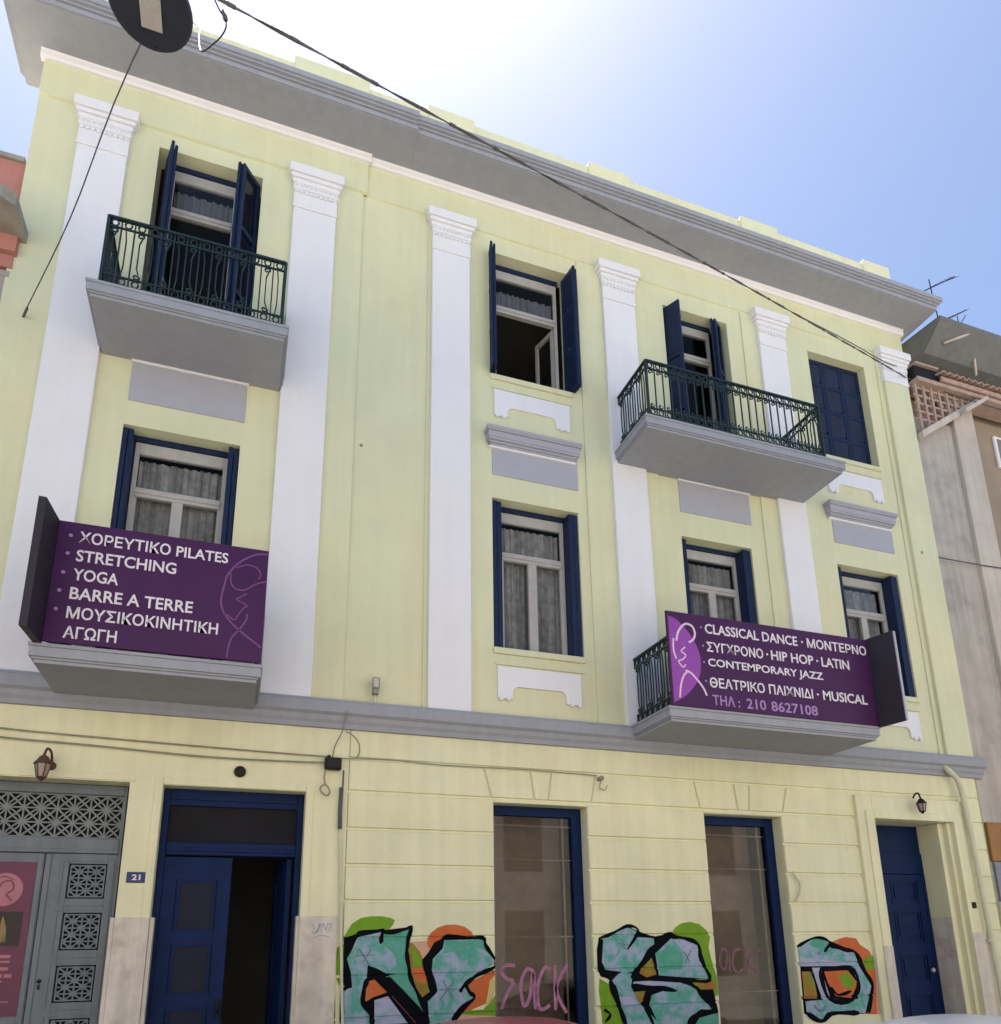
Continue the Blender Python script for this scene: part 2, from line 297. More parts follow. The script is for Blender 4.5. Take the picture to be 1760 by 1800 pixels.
GRAFFITI = [
 [
  ('f',0,[(1.175,1.738),(1.217,1.815),(1.265,1.892),(1.360,1.953),(1.474,1.972),(1.590,1.971),(1.684,1.955),(1.743,1.929),(1.721,1.878),(1.675,1.822),(1.595,1.789),(1.345,1.725)]),
  ('f',0,[(1.060,1.576),(1.112,1.641),(1.200,1.683),(1.228,1.229),(1.150,1.253),(1.071,1.319)]),
  ('f',4,[(1.925,1.690),(2.188,1.704),(2.201,1.602),(2.142,1.513),(2.047,1.492),(1.950,1.595)]),
  ('f',6,[(1.901,1.685),(1.949,1.673),(2.034,1.582),(2.083,1.469),(2.084,1.336),(2.145,1.245),(2.135,1.092),(2.052,1.062),(1.980,1.184),(1.931,1.318)]),
  ('f',0,[(1.938,1.606),(1.986,1.605),(2.058,1.503),(2.048,1.414),(1.953,1.427)]),
  ('f',1,[(1.941,1.417),(2.072,1.403),(2.144,1.290),(2.109,1.235),(1.979,1.272)]),
  ('f',1,[(2.122,1.716),(2.157,1.784),(2.235,1.841),(2.333,1.873),(2.444,1.877),(2.556,1.853),(2.643,1.792),(2.674,1.722),(2.432,1.701),(2.261,1.646),(2.165,1.603),(2.116,1.649)]),
  ('f',1,[(2.567,1.211),(2.728,1.285),(2.930,1.360),(2.933,1.154),(2.875,1.021),(2.701,0.961),(2.518,0.891),(2.665,1.051)]),
  ('f',5,[(2.859,1.247),(2.929,1.314),(2.933,1.154),(2.863,1.022),(2.800,0.968),(2.839,1.124)]),
  ('f',0,[(2.482,0.870),(2.591,0.932),(2.775,0.935),(2.875,1.021),(2.958,1.086),(2.967,0.861),(2.799,0.868),(2.555,0.845)]),
  ('f',4,[(2.434,0.850),(2.530,0.890),(2.973,0.861),(2.972,0.772),(2.434,0.796)]),
  ('f',3,[(1.187,1.738),(1.594,1.817),(1.946,1.857),(1.903,1.607),(1.949,1.295),(2.167,0.797),(1.194,0.842),(1.279,1.201),(1.184,1.509)]),
  ('f',3,[(2.297,1.737),(2.383,1.759),(2.788,1.726),(2.946,1.463),(2.580,1.222),(2.680,1.062),(2.422,0.786),(2.114,0.800),(2.146,1.157),(2.065,1.470)]),
  ('f',2,[(1.333,1.747),(1.595,1.800),(1.622,1.655),(1.762,1.609),(1.779,1.354),(1.652,1.358),(1.468,1.427),(1.449,1.287),(1.411,1.096),(1.483,0.923),(1.508,0.827),(1.199,0.842),(1.197,1.177),(1.284,1.217),(1.267,1.367),(1.223,1.519),(1.291,1.660)]),
  ('f',7,[(1.613,1.778),(1.770,1.793),(1.928,1.849),(1.884,1.652),(1.899,1.473),(1.938,1.295),(2.034,1.095),(2.167,0.830),(2.043,0.867),(1.653,1.325),(1.768,1.355),(1.776,1.498),(1.716,1.587),(1.622,1.655)]),
  ('f',9,[(1.535,1.081),(1.681,1.118),(1.916,0.830),(1.542,0.826)]),
  ('f',1,[(1.482,1.340),(1.586,1.272),(1.691,1.166),(1.534,1.113),(1.434,1.063),(1.441,1.201)]),
  ('f',2,[(2.310,1.703),(2.769,1.709),(2.806,1.639),(2.931,1.475),(2.892,1.418),(2.679,1.320),(2.567,1.222),(2.604,1.131),(2.665,1.062),(2.482,0.947),(2.422,0.796),(2.126,0.810),(2.100,1.017),(2.229,1.132),(2.204,1.266),(2.155,1.423),(2.178,1.512),(2.274,1.601)]),
  ('f',7,[(2.334,1.691),(2.769,1.695),(2.881,1.522),(2.780,1.593),(2.593,1.642),(2.494,1.483),(2.432,1.576),(2.298,1.555)]),
  ('f',3,[(1.181,1.738),(1.327,1.747),(1.275,1.616),(1.223,1.519),(1.273,1.367),(1.289,1.222),(1.218,1.198),(1.187,1.294),(1.190,1.509)]),
  ('f',3,[(1.450,1.450),(1.571,1.403),(1.675,1.346),(1.840,1.189),(2.042,0.986),(2.149,0.841),(2.126,0.799),(1.963,0.807),(1.680,1.151),(1.528,1.296),(1.444,1.276)]),
  ('f',3,[(2.200,1.681),(2.322,1.737),(2.298,1.612),(2.184,1.501),(2.173,1.378),(2.216,1.266),(2.241,1.154),(2.129,1.048),(2.155,0.798),(2.114,0.800),(2.041,1.073),(2.146,1.146),(2.150,1.267),(2.078,1.380),(2.059,1.492),(2.129,1.569)]),
  ('s',3,0.037,[(1.187,1.732),(1.321,1.759),(1.348,1.791),(1.594,1.817),(1.601,1.789),(1.587,1.672)]),
  ('s',3,0.033,[(1.607,1.789),(1.770,1.799),(1.946,1.860)]),
  ('s',3,0.039,[(1.940,1.866),(1.884,1.652),(1.896,1.473),(1.938,1.284),(2.040,1.084),(2.149,0.820)]),
  ('s',3,0.032,[(1.229,1.203),(1.186,1.178),(1.190,0.842)]),
  ('s',3,0.046,[(1.454,1.309),(1.402,1.096),(1.500,0.933),(1.519,0.827)]),
  ('s',3,0.025,[(1.434,1.052),(1.523,1.097),(1.681,1.124)]),
  ('s',3,0.033,[(1.680,1.140),(1.928,0.814)]),
  ('s',8,0.028,[(1.727,1.117),(1.997,0.826)]),
  ('s',3,0.038,[(2.297,1.714),(2.383,1.754),(2.543,1.726),(2.781,1.723),(2.812,1.639),(2.937,1.469)]),
  ('s',3,0.041,[(2.937,1.457),(2.917,1.395),(2.728,1.317),(2.573,1.222),(2.500,1.135)]),
  ('s',3,0.038,[(2.567,1.222),(2.610,1.131),(2.671,1.062),(2.488,0.941),(2.416,0.829)]),
  ('s',3,0.028,[(1.100,1.149),(1.112,0.856)]),
  ('s',10,0.037,[(1.348,1.626),(1.479,1.438)]),
  ('s',10,0.033,[(1.485,1.624),(1.387,1.462)]),
  ('s',10,0.028,[(1.317,1.550),(1.521,1.558)]),
  ('s',10,0.033,[(2.300,1.263),(2.421,1.060)]),
  ('s',10,0.033,[(2.433,1.259),(2.265,1.054)]),
  ('s',10,0.028,[(2.265,1.164),(2.470,1.169)]),
  ('s',3,0.043,[(1.102,1.619),(1.096,1.490)]),
 ],
 [
  ('f',0,[(5.298,1.744),(5.366,1.827),(5.462,1.878),(5.586,1.894),(5.723,1.864),(5.826,1.791),(5.873,1.713),(5.836,1.571),(5.868,1.417),(5.925,1.212),(5.925,0.985),(5.854,0.963),(5.766,1.166),(5.697,1.586),(5.323,1.680)]),
  ('f',0,[(4.258,1.232),(4.400,1.156),(4.457,0.940),(4.574,0.781),(4.540,0.689),(4.271,0.701),(4.262,0.912),(4.243,1.090)]),
  ('f',3,[(4.268,1.705),(4.669,1.848),(4.832,1.780),(5.056,1.715),(5.315,1.757),(5.699,1.605),(5.832,1.176),(5.906,0.799),(5.897,0.627),(4.582,0.687),(4.396,1.204),(4.247,1.304)]),
  ('f',6,[(4.792,1.291),(4.993,1.459),(5.052,1.260),(4.903,1.227)]),
  ('f',6,[(4.719,1.062),(4.892,1.069),(4.841,0.950),(4.782,0.928)]),
  ('f',6,[(5.523,1.185),(5.830,1.189),(5.925,1.060),(5.648,1.057)]),
  ('f',2,[(4.303,1.704),(4.491,1.764),(4.682,1.831),(4.803,1.780),(4.806,1.711),(5.040,1.696),(5.046,1.570),(4.735,1.304),(4.548,1.273),(4.311,1.327),(4.273,1.400),(4.310,1.569)]),
  ('f',2,[(5.294,1.693),(5.490,1.678),(5.668,1.599),(5.705,1.420),(5.806,1.183),(5.080,1.247),(5.048,1.508)]),
  ('f',7,[(5.071,1.507),(5.257,1.605),(5.430,1.501),(5.428,1.312),(5.100,1.308)]),
  ('f',9,[(5.323,1.680),(5.490,1.672),(5.667,1.593),(5.682,1.420),(5.568,1.347),(5.462,1.526)]),
  ('f',9,[(4.727,1.183),(5.283,1.192),(5.351,1.103),(5.273,1.069),(4.696,1.135)]),
  ('f',2,[(4.520,1.285),(4.719,1.280),(4.681,1.124),(4.769,0.952),(5.065,0.665),(4.582,0.687),(4.401,1.180)]),
  ('f',9,[(4.504,1.009),(4.716,1.014),(4.767,0.916),(4.554,0.912)]),
  ('f',2,[(4.961,1.018),(5.125,1.061),(5.326,1.166),(5.517,1.110),(5.675,1.018),(5.808,0.815),(5.575,0.751),(5.460,0.647),(5.036,0.666),(4.924,0.910)]),
  ('f',7,[(5.617,0.725),(5.896,0.775),(5.897,0.627),(5.550,0.643)]),
  ('f',3,[(4.267,1.686),(4.333,1.691),(4.300,1.424),(4.346,1.332),(4.564,1.302),(4.403,1.216),(4.273,1.256),(4.237,1.365),(4.240,1.570)]),
  ('s',3,0.034,[(4.282,1.704),(4.447,1.752),(4.676,1.848),(4.825,1.786),(4.658,1.564)]),
  ('s',3,0.032,[(4.808,1.742),(5.049,1.715)]),
  ('s',3,0.070,[(5.315,1.757),(5.094,1.626),(4.921,1.473),(4.701,1.214)]),
  ('s',3,0.044,[(5.281,1.713),(5.476,1.691),(5.684,1.612),(5.705,1.420),(5.812,1.171),(5.432,1.181),(4.902,1.202)]),
  ('s',3,0.048,[(4.681,1.136),(5.069,1.100),(5.317,1.055)]),
  ('s',3,0.053,[(4.908,1.080),(4.861,0.925),(4.964,0.669)]),
  ('s',3,0.072,[(4.396,1.204),(4.451,1.071),(4.582,0.687)]),
  ('s',3,0.056,[(5.592,1.108),(5.729,0.942),(5.882,0.788)]),
  ('s',3,0.060,[(5.446,0.647),(5.560,0.752),(5.699,0.789),(5.899,0.799)]),
  ('s',3,0.037,[(5.012,1.508),(5.059,1.259)]),
  ('s',3,0.030,[(4.301,0.875),(4.381,0.813),(4.307,0.734)]),
  ('s',10,0.033,[(4.587,1.689),(4.622,1.564)]),
  ('s',10,0.027,[(4.527,1.640),(4.683,1.613)]),
  ('s',10,0.038,[(5.462,1.526),(5.542,1.398)]),
  ('s',10,0.031,[(5.571,1.550),(5.465,1.387)]),
  ('s',10,0.029,[(5.321,1.104),(5.355,0.980)]),
  ('s',7,0.037,[(4.551,1.566),(4.504,1.493)]),
 ],
 [
  ('f',1,[(7.781,1.601),(7.944,1.651),(8.084,1.680),(8.261,1.656),(8.305,1.577),(8.462,1.487),(8.493,1.400),(8.531,1.226),(8.511,0.986),(8.519,0.647),(8.273,0.657),(8.421,0.989),(8.225,1.439)]),
  ('f',4,[(8.507,1.089),(8.598,1.086),(8.564,0.645),(8.452,0.650)]),
  ('f',0,[(8.324,1.351),(8.427,1.418),(8.543,1.425),(8.576,1.346),(8.511,1.243),(8.371,1.229)]),
  ('f',3,[(7.233,1.574),(7.574,1.689),(7.807,1.626),(8.231,1.474),(8.449,1.022),(8.285,0.665),(7.703,0.673),(7.498,0.600),(7.229,0.709),(7.247,1.290)]),
  ('f',2,[(7.233,1.574),(7.572,1.681),(7.794,1.618),(7.773,1.550),(8.186,1.474),(8.247,1.301),(8.110,1.287),(7.584,1.315),(7.249,1.306)]),
  ('f',7,[(7.428,1.589),(7.572,1.681),(7.782,1.610),(7.704,1.534),(7.489,1.554)]),
  ('f',9,[(7.265,1.423),(7.637,1.382),(8.208,1.336),(8.156,1.293),(7.249,1.306)]),
  ('f',2,[(8.090,1.304),(8.236,1.301),(8.415,1.023),(8.253,0.675),(8.098,0.681),(8.213,1.029)]),
  ('f',6,[(7.261,1.239),(7.442,1.235),(7.477,0.886),(7.255,0.894)]),
  ('f',9,[(7.439,1.285),(7.579,1.282),(7.691,0.879),(7.549,0.867)]),
  ('f',1,[(7.636,1.230),(8.034,1.238),(8.185,1.064),(8.042,0.875),(7.783,0.909),(7.678,1.079)]),
  ('f',0,[(7.866,1.157),(8.032,1.221),(8.140,1.065),(8.059,0.983),(7.935,1.037)]),
  ('f',2,[(7.271,0.861),(7.691,0.876),(8.150,0.859),(8.156,0.696),(7.686,0.706),(7.501,0.616),(7.271,0.715)]),
  ('s',3,0.034,[(7.231,1.561),(7.550,1.676),(7.783,1.618),(7.674,1.483)]),
  ('s',3,0.046,[(7.775,1.567),(8.012,1.512),(8.218,1.465),(8.337,1.230),(8.435,1.005),(8.309,0.673)]),
  ('s',3,0.058,[(7.564,1.257),(8.083,1.262),(8.196,1.063),(8.061,0.857),(7.669,0.876),(7.563,1.249)]),
  ('s',3,0.046,[(7.412,1.252),(7.549,0.867)]),
  ('s',3,0.039,[(7.257,1.289),(7.246,0.878)]),
  ('s',3,0.056,[(7.261,0.716),(7.498,0.600),(7.684,0.690),(8.142,0.679)]),
  ('s',3,0.033,[(7.714,1.027),(7.829,0.924),(8.057,0.966)]),
  ('s',10,0.038,[(7.401,0.807),(7.495,0.722),(7.614,0.799)]),
  ('s',10,0.032,[(7.436,0.757),(7.583,0.735)]),
  ('s',10,0.030,[(7.544,1.485),(7.647,1.449)]),
  ('s',10,0.031,[(7.636,1.518),(7.558,1.434)]),
 ],
]
TAG_ONE = [[(3.263,1.399),(3.140,1.401),(3.077,1.336),(3.162,1.245),(3.235,1.210),(3.146,1.059),(3.083,0.909)],[(3.500,1.326),(3.412,1.350),(3.334,1.185),(3.365,0.942),(3.442,1.027),(3.500,1.315),(3.513,0.892)],[(3.729,1.343),(3.640,1.356),(3.545,1.134),(3.576,0.890),(3.703,0.929)],[(3.782,1.387),(3.777,0.871)],[(3.951,1.395),(3.793,1.115),(3.922,0.832)]]
TAG_TWO = [[(6.297,1.518),(6.208,1.545),(6.160,1.372),(6.227,1.284),(6.310,1.493),(6.306,1.257)],[(6.516,1.540),(6.405,1.517),(6.355,1.343),(6.421,1.242),(6.519,1.289)],[(6.599,1.589),(6.584,1.188)],[(6.829,1.535),(6.604,1.362),(6.821,1.207)]]
# ------------------------------------------------------------------ ground
GZ = lambda x: -.30-.016*(x-1.75)
def strip(name, y0, y1, dz, m, x0=-60, x1=60, th=0):
    mb = MB(); n = 8
    for i in range(n):
        a, b = x0+(x1-x0)*i/n, x0+(x1-x0)*(i+1)/n
        mb.poly([(a, y0, GZ(a)+dz), (b, y0, GZ(b)+dz), (b, y1, GZ(b)+dz), (a, y1, GZ(a)+dz)])
        if th:
            for y in (y0, y1): mb.poly([(a, y, GZ(a)+dz-th), (b, y, GZ(b)+dz-th), (b, y, GZ(b)+dz), (a, y, GZ(a)+dz)])
    return struct(mb.build(name, m))
strip('ground', -1500, 1500, -.02, 'earth', -1500, 1500)
strip('road', -8.0, -1.45, 0, 'asphalt')
strip('pavement', -1.30, 1.0, .13, 'paving', th=.15)
strip('kerb', -1.452, -1.302, .135, 'kerb', th=.16)
strip('pavement', -11.5, -8.16, .13, 'paving', th=.15)
strip('kerb', -8.158, -8.0, .135, 'kerb', th=.16)

# ------------------------------------------------------------------ the yellow building
XL, XR = -3.0, 11.10
B = thing('town_house', 'three-storey pale yellow building with white pilasters, grey cornice and navy shutters, graffiti along its base', 'building', (4, 0, -.3))
BAY = 1.06; YB = -.035
A2 = (-1.59, -.30, 4.42, 7.58); A3 = (-1.59, -.30, 8.66, 11.78)
B2 = (2.96, 4.25, 5.36, 7.55); B3 = (2.96, 4.23, 9.545, 11.73)
C2 = (5.94, 7.19, 4.42, 7.50); C3 = (5.94, 7.17, 8.66, 11.70)
D2 = (8.85, 10.12, 5.36, 7.52); D3 = (8.84, 10.10, 9.56, 11.64)
mb = MB()
wall_holes(mb, XL, BAY, 4.12, 12.66, YB, [A2, A3], .30)
mb.poly([(BAY, YB, 4.12), (BAY, 0, 4.12), (BAY, 0, 12.66), (BAY, YB, 12.66)])
wall_holes(mb, BAY, XR, 4.12, 12.66, 0, [B2, B3, C2, C3, D2, D3], .27)
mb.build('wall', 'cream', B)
G1 = (-2.95, -1.10, -.3, 3.35, .35); DR1 = (-.78, .70, -.3, 3.34, .3); W1 = (2.935, 4.19, .25, 3.33, .3); W2 = (5.94, 7.20, .25, 3.325, .3); DR2 = (8.82, 10.37, -.4, 3.36, .5)
mb = MB()
wall_holes(mb, XL, 1.165, -.55, 4.12, 0, [G1, DR1], .3)
wall_holes(mb, 1.165, XR-.02, -.55, 4.12, .024, [W1, W2, DR2], .3)
mb.poly([(1.165, 0, -.55), (1.165, .024, -.55), (1.165, .024, 4.12), (1.165, 0, 4.12)])
mb.build('lower_wall', 'cream_bounce', B)
# shell: sides, back, roof deck, floors
mb = MB()
for x in (XL, XR-.02):
    mb.poly([(x, 0, -.5), (x, 9, -.5), (x, 9, 12.9), (x, 0, 12.9)])
mb.poly([(XL, 9, -.5), (XR-.02, 9, -.5), (XR-.02, 9, 12.9), (XL, 9, 12.9)])
mb.poly([(XL, 0.0, 12.87), (XR-.02, 0.0, 12.87), (XR-.02, 9, 12.87), (XL, 9, 12.87)])
mb.build('side_wall', 'cream', B)
mb = MB()
for z in (4.02, 8.25, 12.4): mb.box(XL+.05, XR-.1, .36, 8.9, z, z+.2)
for x in (1.6, 5.1, 8.0): mb.box(x, x+.12, .4, 8.9, -.4, 12.5)
mb.box(XL+.05, XR-.1, 4.2, 4.3, -.4, 12.5)
mb.build('inner_wall', 'inner', B)

# rusticated courses of the ground floor
LV = [4.118, 3.765, 3.375, 2.945, 2.535, 2.135, 1.735, 1.335, .90, .50, .10, -.55]
g = .013
mb = MB()
def course(x0, x1, i, xa=None, xb=None):
    """block in course i between x0..x1 (xa, xb: other x at the bottom edge for voussoirs)"""
    zt, zb = LV[i]-(g if i else 0), LV[i+1]+g
    xa = x0 if xa is None else xa; xb = x1 if xb is None else xb
    # bevelled face
    fx = [(x0, zt), (x1, zt), (xb, zb), (xa, zb)]
    c = .010
    inn = [(x0+c, zt-c), (x1-c, zt-c), (xb-c, zb+c), (xa+c, zb+c)]
    o = [mb.b.verts.new((x, .0235, z)) for x, z in fx]; q = [mb.b.verts.new((x, 0.0, z)) for x, z in inn]
    mb.b.faces.new(q)
    for k in range(4): mb.b.faces.new((o[k], o[(k+1) % 4], q[(k+1) % 4], q[k]))
XE = XR-.035
course(1.167, XE, 0)
zt, zb = 3.765, 3.375
course(1.167, 2.81-.006, 1, xb=2.90-.006)
course(2.81+.006, 3.42-.006, 1, 2.90+.006, 3.47-.006); course(3.42+.006, 3.71-.006, 1, 3.47+.006, 3.655-.006); course(3.71+.006, 4.33-.006, 1, 3.655+.006, 4.25-.006)
course(4.33+.006, 5.81-.006, 1, 4.25+.006, 5.88-.006)
course(5.81+.006, 6.45-.006, 1, 5.88+.006, 6.49-.006); course(6.45+.006, 6.71-.006, 1, 6.49+.006, 6.67-.006); course(6.71+.006, 7.34-.006, 1, 6.67+.006, 7.235-.006)
course(7.34+.006, 8.56, 1, 7.235+.006, 8.56); course(10.60, XE, 1)
for i in range(2, 11):
    a1, b1, a2, b2 = (2.935, 4.19, 5.94, 7.20)
    if i == 2: pass
    for x0, x1 in ((1.167, a1), (b1, a2), (b2, 8.56), (10.60, XE)): course(x0, x1, i)
mb.build('rusticated_courses', 'cream_bounce', B)
for a, b in ((2.92, 4.21), (5.925, 7.215)):
    mb = MB(); mb.box(a, b, .0, .02, 3.332, 3.36); mb.build('lintel', 'cream_bounce', B)

# string course, frieze band, bead, cornice, parapet
mb = MB(); mb.prism_x([(.02, 4.095), (-.045, 4.10), (-.055, 4.15), (-.085, 4.185), (-.10, 4.235), (-.145, 4.265), (-.155, 4.385), (-.125, 4.40), (-.12, 4.425), (.0, 4.435)], XL-.02, XR+.09)
mb.build('string_course', 'grey', B)
mb = MB(); mb.prism_x([(YB+.002, 12.03), (YB-.035, 12.045), (YB-.035, 12.60), (YB+.002, 12.60)], XL, BAY+.05); mb.prism_x([(.002, 12.03), (-.03, 12.045), (-.03, 12.60), (.002, 12.60)], BAY+.053, XR)
mb.box(2.11, 2.125, -.036, -.02, 12.06, 12.58)
mb.build('frieze', 'cream', B)
def bead(y, x0, x1):
    mb.prism_x([(y+.03, 12.575), (y-.035, 12.58), (y-.05, 12.61), (y-.05, 12.675), (y-.075, 12.70), (y+.03, 12.70)], x0, x1)
mb = MB(); bead(YB-.035, XL-.04, BAY+.09); bead(-.03, BAY+.094, XR+.04); mb.build('cornice_bead', 'white', B)
def cornice(x0, x1, yo, xs0, xs1):
    # stepped and moulded eaves: soffit, lip bead, cyma, crown
    lay = [(0.0, 12.690, 12.70), (.022, 12.70, 12.762), (.012, 12.762, 12.785), (.040, 12.785, 12.815), (.078, 12.815, 12.845), (.105, 12.845, 12.93)]
    for e, za, zb_ in lay:
        mb.box(x0-(e if xs0 else 0), x1+(e if xs1 else 0), yo-e, .42+ (e if 0 else 0), za, zb_)
mb = MB(); cornice(XL-.30, 1.70, -.645, True, False); cornice(1.702, XR+.235, -.605, False, True)
mb.build('cornice', 'grey', B)
mb = MB()
mb.box(XL, XR, .02, .26, 12.94, 14.13)
for a, b, d in ((-2.62, -1.75, .09), (0.0, 1.10, .10), (2.0, 2.74, .055), (4.72, 5.5, .055), (7.72, 8.52, .06), (10.5, 11.14, .06)):
    mb.box(a, b, -.02, .28, 12.94, 14.14+d, bev=.012)
mb.build('parapet', 'cream', B)

# pilasters and the raised strips beside them
mb = MB()
for a, b in ((4.40, 5.60), (7.46, 8.52), (10.38, XR-.005)): mb.box(a, b, -.022, .01, 4.43, 12.03)
mb.box(2.02, 2.70, -.018, .01, 4.43, 12.03)
mb.build('lesene', 'cream', B)
for a, b, yw, m in ((-2.50, -1.93, YB, 'white'), (.12, .69, YB, 'white'), (2.075, 2.635, -.018, 'white'), (4.81, 5.375, -.022, 'white'), (7.755, 8.305, -.022, 'white'), (10.47, 11.03, -.022, 'cream')):
    mb = MB(); mb.box(a, b, yw-.055, yw+.01, 4.432, 11.40, bev=.008)
    p = mb.build('pilaster', m, B)
    c = MB(); y = yw-.055
    c.box(a-.012, b+.012, y-.014, yw+.01, 11.40, 11.455, bev=.006); c.box(a-.003, b+.003, y-.006, yw+.01, 11.455, 11.70)
    c.box(a-.02, b+.02, y-.022, yw+.01, 11.70, 11.74, bev=.006); c.box(a-.012, b+.012, y-.014, yw+.01, 11.74, 11.80)
    c.box(a-.035, b+.035, y-.035, yw+.01, 11.80, 11.87, bev=.012); c.box(a-.06, b+.06, y-.06, yw+.01, 11.87, 11.93, bev=.012); c.box(a-.085, b+.085, y-.085, yw+.01, 11.93, 12.075, bev=.008)
    for k in range(9):
        xx = a+.03+(b-a-.06)*k/8
        c.lathe([(.001, -.02), (.02, -.014), (.028, 0), (.02, .014)], (xx, y-.016, 11.66), 'Y', 8)
        c.lathe([(.001, -.02), (.014, -.012), (.018, 0)], (xx, y-.02, 11.77), 'Y', 8)
    q = c.build('capital', 'white', p)

# panels, hoods and aprons round the windows
for x0, x1, y, cap in ((-1.575, -.275, YB, 1), (2.965, 4.265, 0, 0), (5.955, 7.235, 0, 1), (8.86, 10.125, 0, 0)):
    mb = MB(); mb.box(x0, x1, y-.014, y+.01, 7.905, 8.43, bev=.005)
    p = mb.build('spandrel_panel', 'greylight', B)
    if cap:
        mb = MB(); mb.box(x0-.01, x1+.02, y-.03, y+.01, 8.432, 8.468); mb.build('panel_moulding', 'white', p)
for x0 in (2.86, 8.72):
    x1 = x0+1.42
    mb = MB()
    for e, za, zb_ in ((.0, 8.335, 8.36), (.025, 8.36, 8.39), (.06, 8.39, 8.42), (.07, 8.42, 8.51), (.10, 8.51, 8.535), (.11, 8.535, 8.575)):
        mb.box(x0+.07-e*.7, x1-.07+e*.7, -.06-e, .01, za, zb_)
    h = mb.build('window_hood', 'greylight', B)
    mb = MB(); mb.box(x0+.05, x1-.05, -.05, .01, 8.30, 8.333); mb.build('hood_moulding', 'white', h)
for x0, zt in ((3.0, 9.285), (3.0, 5.10), (8.88, 9.285), (8.88, 5.10)):
    x1 = x0+1.17; zb = zt-.43; r = .09
    a, b = x0+.20, x1-.22
    out = [(x0, zt), (x1, zt), (x1, zb)] + [(b, zb), (b, zb+.17-r)] + [(b-r+r*math.cos(t), zb+.17-r+r*math.sin(t)) for t in (math.pi/8, math.pi/4, 3*math.pi/8)] + [(b-r, zb+.17), (a+r, zb+.17)] + [(a+r-r*math.sin(t), zb+.17-r+r*math.cos(t)) for t in (math.pi/8, math.pi/4, 3*math.pi/8)] + [(a, zb+.17-r), (a, zb), (x0, zb)]
    mb = MB(); mb.prism(out, -.03, .005)
    mb.box(x0+.02, x0+.06, -.045, .005, zb-.03, zb+.03); mb.box(x0+.12, x0+.16, -.045, .005, zb-.03, zb+.03); mb.box(x1-.06, x1-.02, -.045, .005, zb-.03, zb+.03); mb.box(x1-.16, x1-.12, -.045, .005, zb-.03, zb+.03)
    mb.build('window_apron', 'white', B)

# ------------------------------------------------------------------ windows
def curtain(win, x0, x1, z0, z1, y, m='curtain'):
    mb = MB(); n = int((x1-x0)/.012); prev = None
    for i in range(n+1):
        x = x0+(x1-x0)*i/n; yy = y+.014*math.sin(x*62+math.sin(x*9)*2)+.006*math.sin(x*131)
        cur = (mb.b.verts.new((x, yy, z0)), mb.b.verts.new((x, yy, z1)))
        if prev: mb.b.faces.new((prev[0], cur[0], cur[1], prev[1])).smooth = True
        prev = cur
    mb.build('curtain', m, win)
def window(x0, x1, z0, z1, y, lw=.13, rw=.14, zt=None, curt=True, shut=True, sill=True, open_leaf=False, mull=True, top=.075):
    """white framed casement set back in the reveal, with the folded shutters in the jambs"""
    zt = zt or z1-.70; a, b = x0+lw, x1-rw; yf = y+.20; f = .05
    mb = MB()
    mb.box(a, a+f, yf, yf+.06, z0, z1-top, bev=.004); mb.box(b-f, b, yf, yf+.06, z0, z1-top, bev=.004)
    mb.box(a+f, b-f, yf+.001, yf+.06, z1-top-.15, z1-top, bev=.004)
    mb.box(a+f, b-f, yf-.012, yf+.06, zt-.06, zt+.06, bev=.004); mb.box(a+f, b-f, yf-.024, yf-.010, zt-.015, zt+.02)
    if mull and not open_leaf:
        c = (a+b)/2; mb.box(c-.062, c+.062, yf-.012, yf+.06, z0, zt-.061, bev=.004)
        for xx in (a+f, b-f-.025): mb.box(xx, xx+.025, yf+.004, yf+.06, z0+.06, zt-.061)
        mb.box(a+f, c-.063, yf+.003, yf+.06, z0, z0+.07); mb.box(c+.063, b-f, yf+.003, yf+.06, z0, z0+.07)
    win = mb.build('window', 'frame', B)
    mb = MB()
    mb.poly([(a+f, yf+.03, zt+.06), (b-f, yf+.03, zt+.06), (b-f, yf+.03, z1-top-.15), (a+f, yf+.03, z1-top-.15)])
    if not open_leaf: mb.poly([(a+f, yf+.03, z0+.06), (b-f, yf+.03, z0+.06), (b-f, yf+.03, zt-.06), (a+f, yf+.03, zt-.06)])
    mb.build('glass', 'glass', win)
    if curt: curtain(win, a+f, b-f, z0, z1-top-.17, yf+.12)
    if open_leaf:
        # right casement leaf swung into the room
        l = MB(); h = Vector((b-f, yf+.06, 0)); d = Vector((-.12, .40, 0))
        def bar(t0, t1, za, zb_): 
            p, q = h+d*t0, h+d*t1; n = Vector((d.y, -d.x, 0)).normalized()*.02
            l.prism_z([(p+n)[:2], (q+n)[:2], (q-n)[:2], (p-n)[:2]], za, zb_)
        bar(0, .12, z0, zt-.07); bar(.88, 1, z0, zt-.07); bar(.121, .879, z0, z0+.07); bar(.121, .879, zt-.14, zt-.07)
        l.build('open_casement', 'frame', win)
    # head board of the shutter box
    mb = MB(); mb.box(a-.02, b+.02, yf-.02, yf+.05, z1-top+.002, z1-.002); mb.build('head_board', 'navy', win)
    if shut:
        for xa, xb in ((x0+.004, a-.004), (b+.004, x1-.004)):
            mb = MB(); w = (xb-xa)/2
            for k in range(2):
                mb.box(xa+k*w, xa+(k+1)*w-.006, y+.012+.012*k, yf+.05, z0+.012, z1-.03, bev=.004)
            mb.build('folded_shutter', 'navy', win)
    if sill:
        mb = MB(); mb.box(x0-.01, x1+.01, y-.03, y+.0, z0-.085, z0-.002, bev=.006); mb.box(x0+.004, x1-.004, y-.012, y+.26, z0-.002, z0+.006)
        mb.box(x0+.01, x1-.01, y-.022, y+.0, z0-.235, z0-.205, bev=.005)
        mb.build('sill', 'cream', win)
    return win
